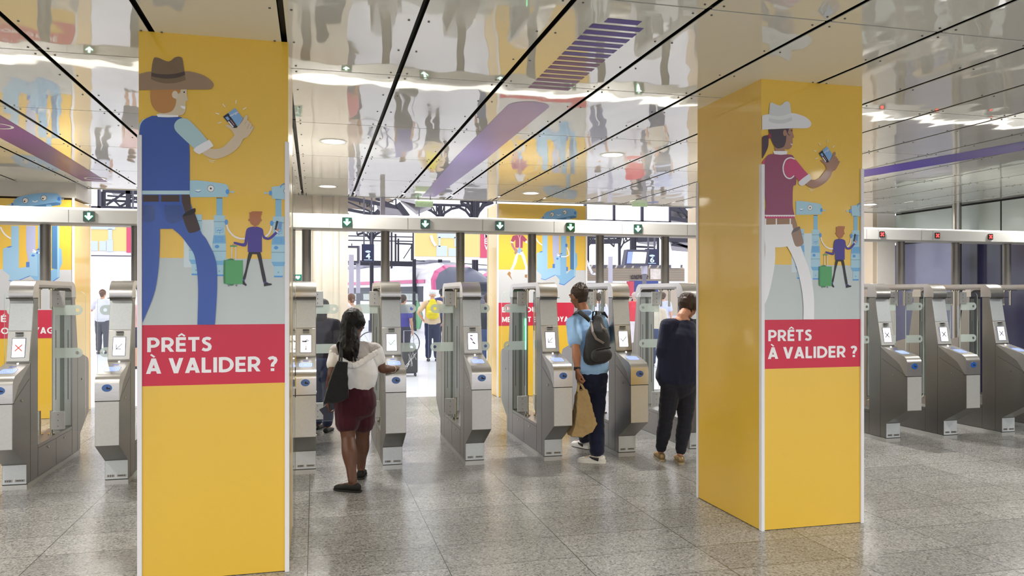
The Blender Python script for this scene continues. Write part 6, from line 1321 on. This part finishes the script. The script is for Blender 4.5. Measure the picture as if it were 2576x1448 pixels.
# --- people in the hall, farther away
def passer(label, px, py, Y, h, fw, skin, hairc, topc, legc, shoec, armpose=None, cap=None, top_len=0.62, sleeve=0.7, shorts=False, hairlong=False, bald=False, voxel=0.012, stride=0.0, wide_=1.0, zfix=True):
    b = P(px, py, Y); b.z = 0; s = h/1.74; f, r = frame(fw)
    t = empty('person', tuple(b), label, 'person')
    J = pose(b, fw, s)
    J['anL'] += f*stride; J['anR'] -= f*stride; J['knL'] += f*stride*0.55+V((0, 0, 0)); J['knR'] -= f*stride*0.3
    if armpose:
        for q, (e, w_) in armpose.items(): J['el'+q] = J['sh'+q]+(r*e[0]+f*e[1]+V((0, 0, e[2])))*s; J['wr'+q] = J['el'+q]+(r*w_[0]+f*w_[1]+V((0, 0, w_[2])))*s
    J['toeL'] = J['toeR'] = f
    body('body', J, s, skinmat(skin), t, voxel*0.62)
    mt = cloth('cloth_'+topc.lower(), topc); ml = cloth('cloth_'+legc.lower(), legc)
    mb = MB(); k = wide_; limb(mb, [J['pel']+V((0, 0, 0.02)), J['wai'], J['che'], J['nec']-V((0, 0, 0.085))], [(0.175*s*k, 0.13*s*k), (0.16*s*k, 0.13*s*k), (0.175*s, 0.13*s), (0.155*s, 0.095*s)], 4, side=r, seg=20)
    limb(mb, [J['shL'], J['nec']-V((0, 0, 0.05)), J['shR']], [0.066*s, 0.07*s, 0.066*s], 4)
    for q in 'LR': arm_sleeve(mb, J, q, sleeve, s, 0.014)
    blob('top', mb, mt, t, voxel, 4, amp=0.006, scale=9)
    mb = MB(); limb(mb, [J['pel']+V((0, 0, 0.05)), J['pel'], J['pel']-V((0, 0, 0.07))], [(0.165*s, 0.125*s), (0.178*s, 0.135*s), (0.17*s, 0.125*s)], 4, side=r, seg=20)
    for q in 'LR': leg_cloth(mb, J, q, 0.8 if shorts else 1.9, s, 0.020)
    blob('shorts' if shorts else 'trousers', mb, ml, t, voxel, 4, amp=0.006, scale=9)
    for q in 'LR': mb = MB(); shoe(mb, J['an'+q], J['toe'+q], s*1.05); blob('shoe', mb, mat('shoe_'+shoec, shoec, 0.6), t, 0.01, 1)
    up = V((0, 0, 1)); H_ = J['head']
    if cap:
        mb = MB(); mb.ball(H_+up*0.045*s-f*0.01, (0.088*s, 0.098*s, 0.085*s), 18, ax=up, side=r); limb(mb, [H_+up*0.05*s+f*0.07*s, H_+up*0.035*s+f*0.16*s], [(0.07*s, 0.01), (0.05*s, 0.008)], 2, side=r); blob('cap', mb, mat('cap_'+cap, cap, 0.8), t, 0.008, 2)
    elif not bald:
        mb = MB(); mb.ball(H_+up*0.038*s-f*0.022*s, (0.088*s, 0.092*s, 0.094*s), 18, ax=up, side=r); limb(mb, [H_-f*0.055*s+up*0.02*s, H_-f*0.06*s-up*(0.06 if not hairlong else 0.30)*s], [(0.07*s, 0.05*s), (0.05*s if not hairlong else 0.08*s, 0.025*s)], 3, side=r); blob('hair', mb, mat('hair_'+hairc, hairc, 0.6, vary=0.4, vscale=20, bump=0.5), t, 0.009, 1, amp=0.004, scale=18)
    return t, J, s
t, J, s = passer('man in a white cap and beige shirt, hands on hips, wearing a yellow rucksack', 1088, 910, 19.3, 1.80, (0.15, 1, 0), 'D9A88C', '5A4030', 'DCC4A4', '2B3350', '20222C', {'L': ((-0.17, -0.10, -0.22), (0.13, 0.12, -0.20)), 'R': ((0.16, -0.08, -0.25), (-0.08, 0.14, -0.20))}, cap='D6D6D4', wide_=1.15)
rk = empty('rucksack', tuple(J['che']-J['fw']*0.2), 'bright yellow rucksack on the back of the man in the white cap', 'rucksack')
mb = MB(); c0 = J['che']-J['fw']*0.17; limb(mb, [c0+V((0, 0, 0.20)), c0+V((0, 0, 0.02)), c0-V((0, 0, 0.18))], [(0.08, 0.05), (0.15, 0.09), (0.16, 0.10)], 4, side=J['rt'], seg=18); blob('main_bag', mb, cloth('bright_yellow_nylon', 'E8D418'), rk, 0.009, 4, amp=0.008, scale=9)
mb = MB(); c1_ = c0-J['fw']*0.09-V((0, 0, 0.10)); limb(mb, [c1_-J['rt']*0.08, c1_+J['rt']*0.08], [0.055, 0.055], 2); blob('front_pocket', mb, MATS['bright_yellow_nylon'], rk, 0.009, 3)
mb = MB()
for g in (-1, 1): mb.tube([c0+J['rt']*g*0.07+V((0, 0, 0.2)), J['nec']+J['rt']*g*0.10+V((0, 0, -0.02)), J['che']+J['rt']*g*0.13+J['fw']*0.16], [(0.025, 0.008)]*3, 8)
mb.build('straps', mat('strap_grey', '4A4A50', 0.8), rk)
passer('man in a white T-shirt and grey trousers between the two left columns', 258, 866, 24, 1.83, (0.2, 1, 0), 'D09C80', '6A4A38', 'DCDCE6', '5C5C66', '50505A', {'L': ((-0.14, 0.05, -0.24), (-0.10, 0.20, 0.04))}, wide_=1.25)
t2, J2, s2 = passer('dark-haired passer-by in black and navy just beyond gate 109, behind its glass doors', 812, 1040, 9.75, 1.62, (0.4, 1, 0), '9A6A50', '1D1614', '26232C', '39405E', '26282A', hairlong=True, sleeve=1.6, voxel=0.009, stride=0.10)
passer('man in a dark blue top right behind the man with the yellow rucksack', 1112, 880, 23, 1.86, (0.1, 1, 0), 'B88468', '1E1A1A', '2E3468', '2A2C3A', '202020')
passer('person in a pale top with brown hair, left of the woman in white', 884, 900, 17, 1.70, (-0.5, 1, 0), 'C89878', '6A4A3A', 'C8AFA0', '5A5A6A', '303030')
passer('person in a pink top and white cap, left of the woman in white', 872, 930, 15.0, 1.52, (0.6, 0.8, 0), 'C89878', 'B09080', 'D88A94', '7A7A86', '303030', cap='E8E4E4')
passer('person in a dark T-shirt and blue jeans partly behind the right side of gate 107', 1226, 930, 16.0, 1.70, (0.3, 1, 0), 'C49478', '3A2A22', '2C2F3A', '3E527E', '303030', {'R': ((0.1, 0, -0.26), (0.1, 0.1, -0.2))})
passer('person in a red top with a dark bag strap, between gates 105 and 104', 1597, 880, 20, 1.75, (0.3, 1, 0), 'D0A088', 'C0B0A8', 'D8505C', 'E0DCE0', 'C0C0C0', wide_=1.1)
passer('person in a black top beside the person in red, farther back', 1606, 872, 22.4, 1.85, (-0.2, 1, 0), 'D0A088', '2A2020', '30303A', '404050', '202020')
passer('passer-by in a cream jacket and blue trousers, seen through gate 104', 1652, 900, 16.5, 1.60, (-0.6, -0.8, 0), 'D4A890', '4A3A30', 'D8D0C0', '47557A', '404040')
passer('passer-by in a pale blue shirt, farther behind the cream-jacketed one', 1668, 880, 21, 1.75, (0.5, 1, 0), 'D4A890', '5A4A40', 'C8D0E8', '6A6A7A', '404040')
passer('passer-by in a white shirt, seen through the opening of gate 105', 1505, 890, 18, 1.72, (0, 1, 0), 'D4A890', '4A3A30', 'D8DCEC', '7A80A0', '404040')
passer('passer-by in pink and black just left of the nearest yellow column', 331, 880, 19, 1.70, (0.3, 1, 0), 'D4A890', '4A3A30', 'E0B8B8', '505060', '404040', shorts=True)
# cyclist's bicycle and suitcase
bc = empty('bicycle', tuple(G(1026, 895)), 'bicycle with a thin-rimmed wheel beyond the gates, right of gate 108', 'bicycle'); bp_ = G(1026, 895)
ws = MATS.get('bike_dark') or mat('bike_dark', '3A3A44', 0.5)
for dx, nm in ((0.0, 'wheel'), (-1.02, 'wheel')):
    c = bp_+V((dx, 0.15*dx, 0.34)); mb = MB(); u = V((0.97, 0.2, 0)).normalized(); mb.tube([c+u*0.33*math.cos(a*math.pi/18)+V((0, 0, 0.33*math.sin(a*math.pi/18))) for a in range(37)], 0.014, 8); o = mb.build(nm, ws, bc)
    mb = MB()
    for k in range(12): mb.tube([c, c+u*0.33*math.cos(k*math.pi/6)+V((0, 0, 0.33*math.sin(k*math.pi/6)))], 0.0025, 5)
    mb.tube([c-V((0.01, 0.04, 0)), c+V((0.01, 0.04, 0))], 0.025, 10); mb.build('spokes', ws, o)
c0 = bp_+V((0, 0, 0.34)); c1_ = bp_+V((-1.02, -0.153, 0.34)); mid = lerp(c0, c1_, 0.55)+V((0, 0, -0.05)); se = lerp(c0, c1_, 0.62)+V((0, 0, 0.5)); hb = lerp(c0, c1_, 0.17)+V((0, 0, 0.55))
mb = MB()
for a, b in ((c1_, mid), (mid, se), (c1_, se), (mid, hb), (se, hb), (hb, c0)): mb.tube([a, b], 0.018, 8)
mb.tube([hb, hb+V((0, 0, 0.1))], 0.015, 8); mb.tube([hb+V((-0.05, -0.2, 0.12)), hb+V((-0.05, 0.2, 0.12))], 0.012, 8); mb.build('bike_frame', mat('bike_blue', '3A3E8C', 0.4), bc)
mb = MB(); mb.ball(se+V((0, 0, 0.05)), (0.12, 0.07, 0.03), 12); mb.build('saddle', ws, bc)
passer('cyclist in violet-blue standing with the bicycle beyond gate 108', 1014, 905, 18.0, 1.68, (0.6, 0.8, 0), 'C49478', '3A2A22', '4A489C', '3A3A4A', '303030')
sc_ = empty('suitcase', tuple(G(1037, 945)), 'dark wheeled suitcase with pale scribbles, just beyond the doors right of gate 108', 'suitcase'); g0 = G(1037, 945)
mb = MB().box(g0.x-0.22, g0.x+0.10, g0.y-0.13, g0.y+0.13, 0.06, 0.56); mb.build('shell', mat('case_dark', '3E4046', 0.5, vary=0.2), sc_, bevel=0.04)
mb = MB(); random.seed(2)
for k in range(7): mb.tube([V((g0.x+random.uniform(-0.2, 0.08), g0.y-0.133, random.uniform(0.15, 0.5))) for _ in range(3)], 0.004, 5)
mb.build('scribbles', m_white, sc_)
for dx in (-0.18, 0.06):
    for dy in (-0.09, 0.09): MB().tube([(g0.x+dx-0.012, g0.y+dy, 0.03), (g0.x+dx+0.012, g0.y+dy, 0.03)], 0.03, 12).build('wheel', ws, sc_)
MB().tube([(g0.x-0.16, g0.y+0.10, 0.55), (g0.x-0.16, g0.y+0.10, 0.92), (g0.x+0.04, g0.y+0.10, 0.92), (g0.x+0.04, g0.y+0.10, 0.55)], 0.01, 8).build('handle', m_pole, sc_)
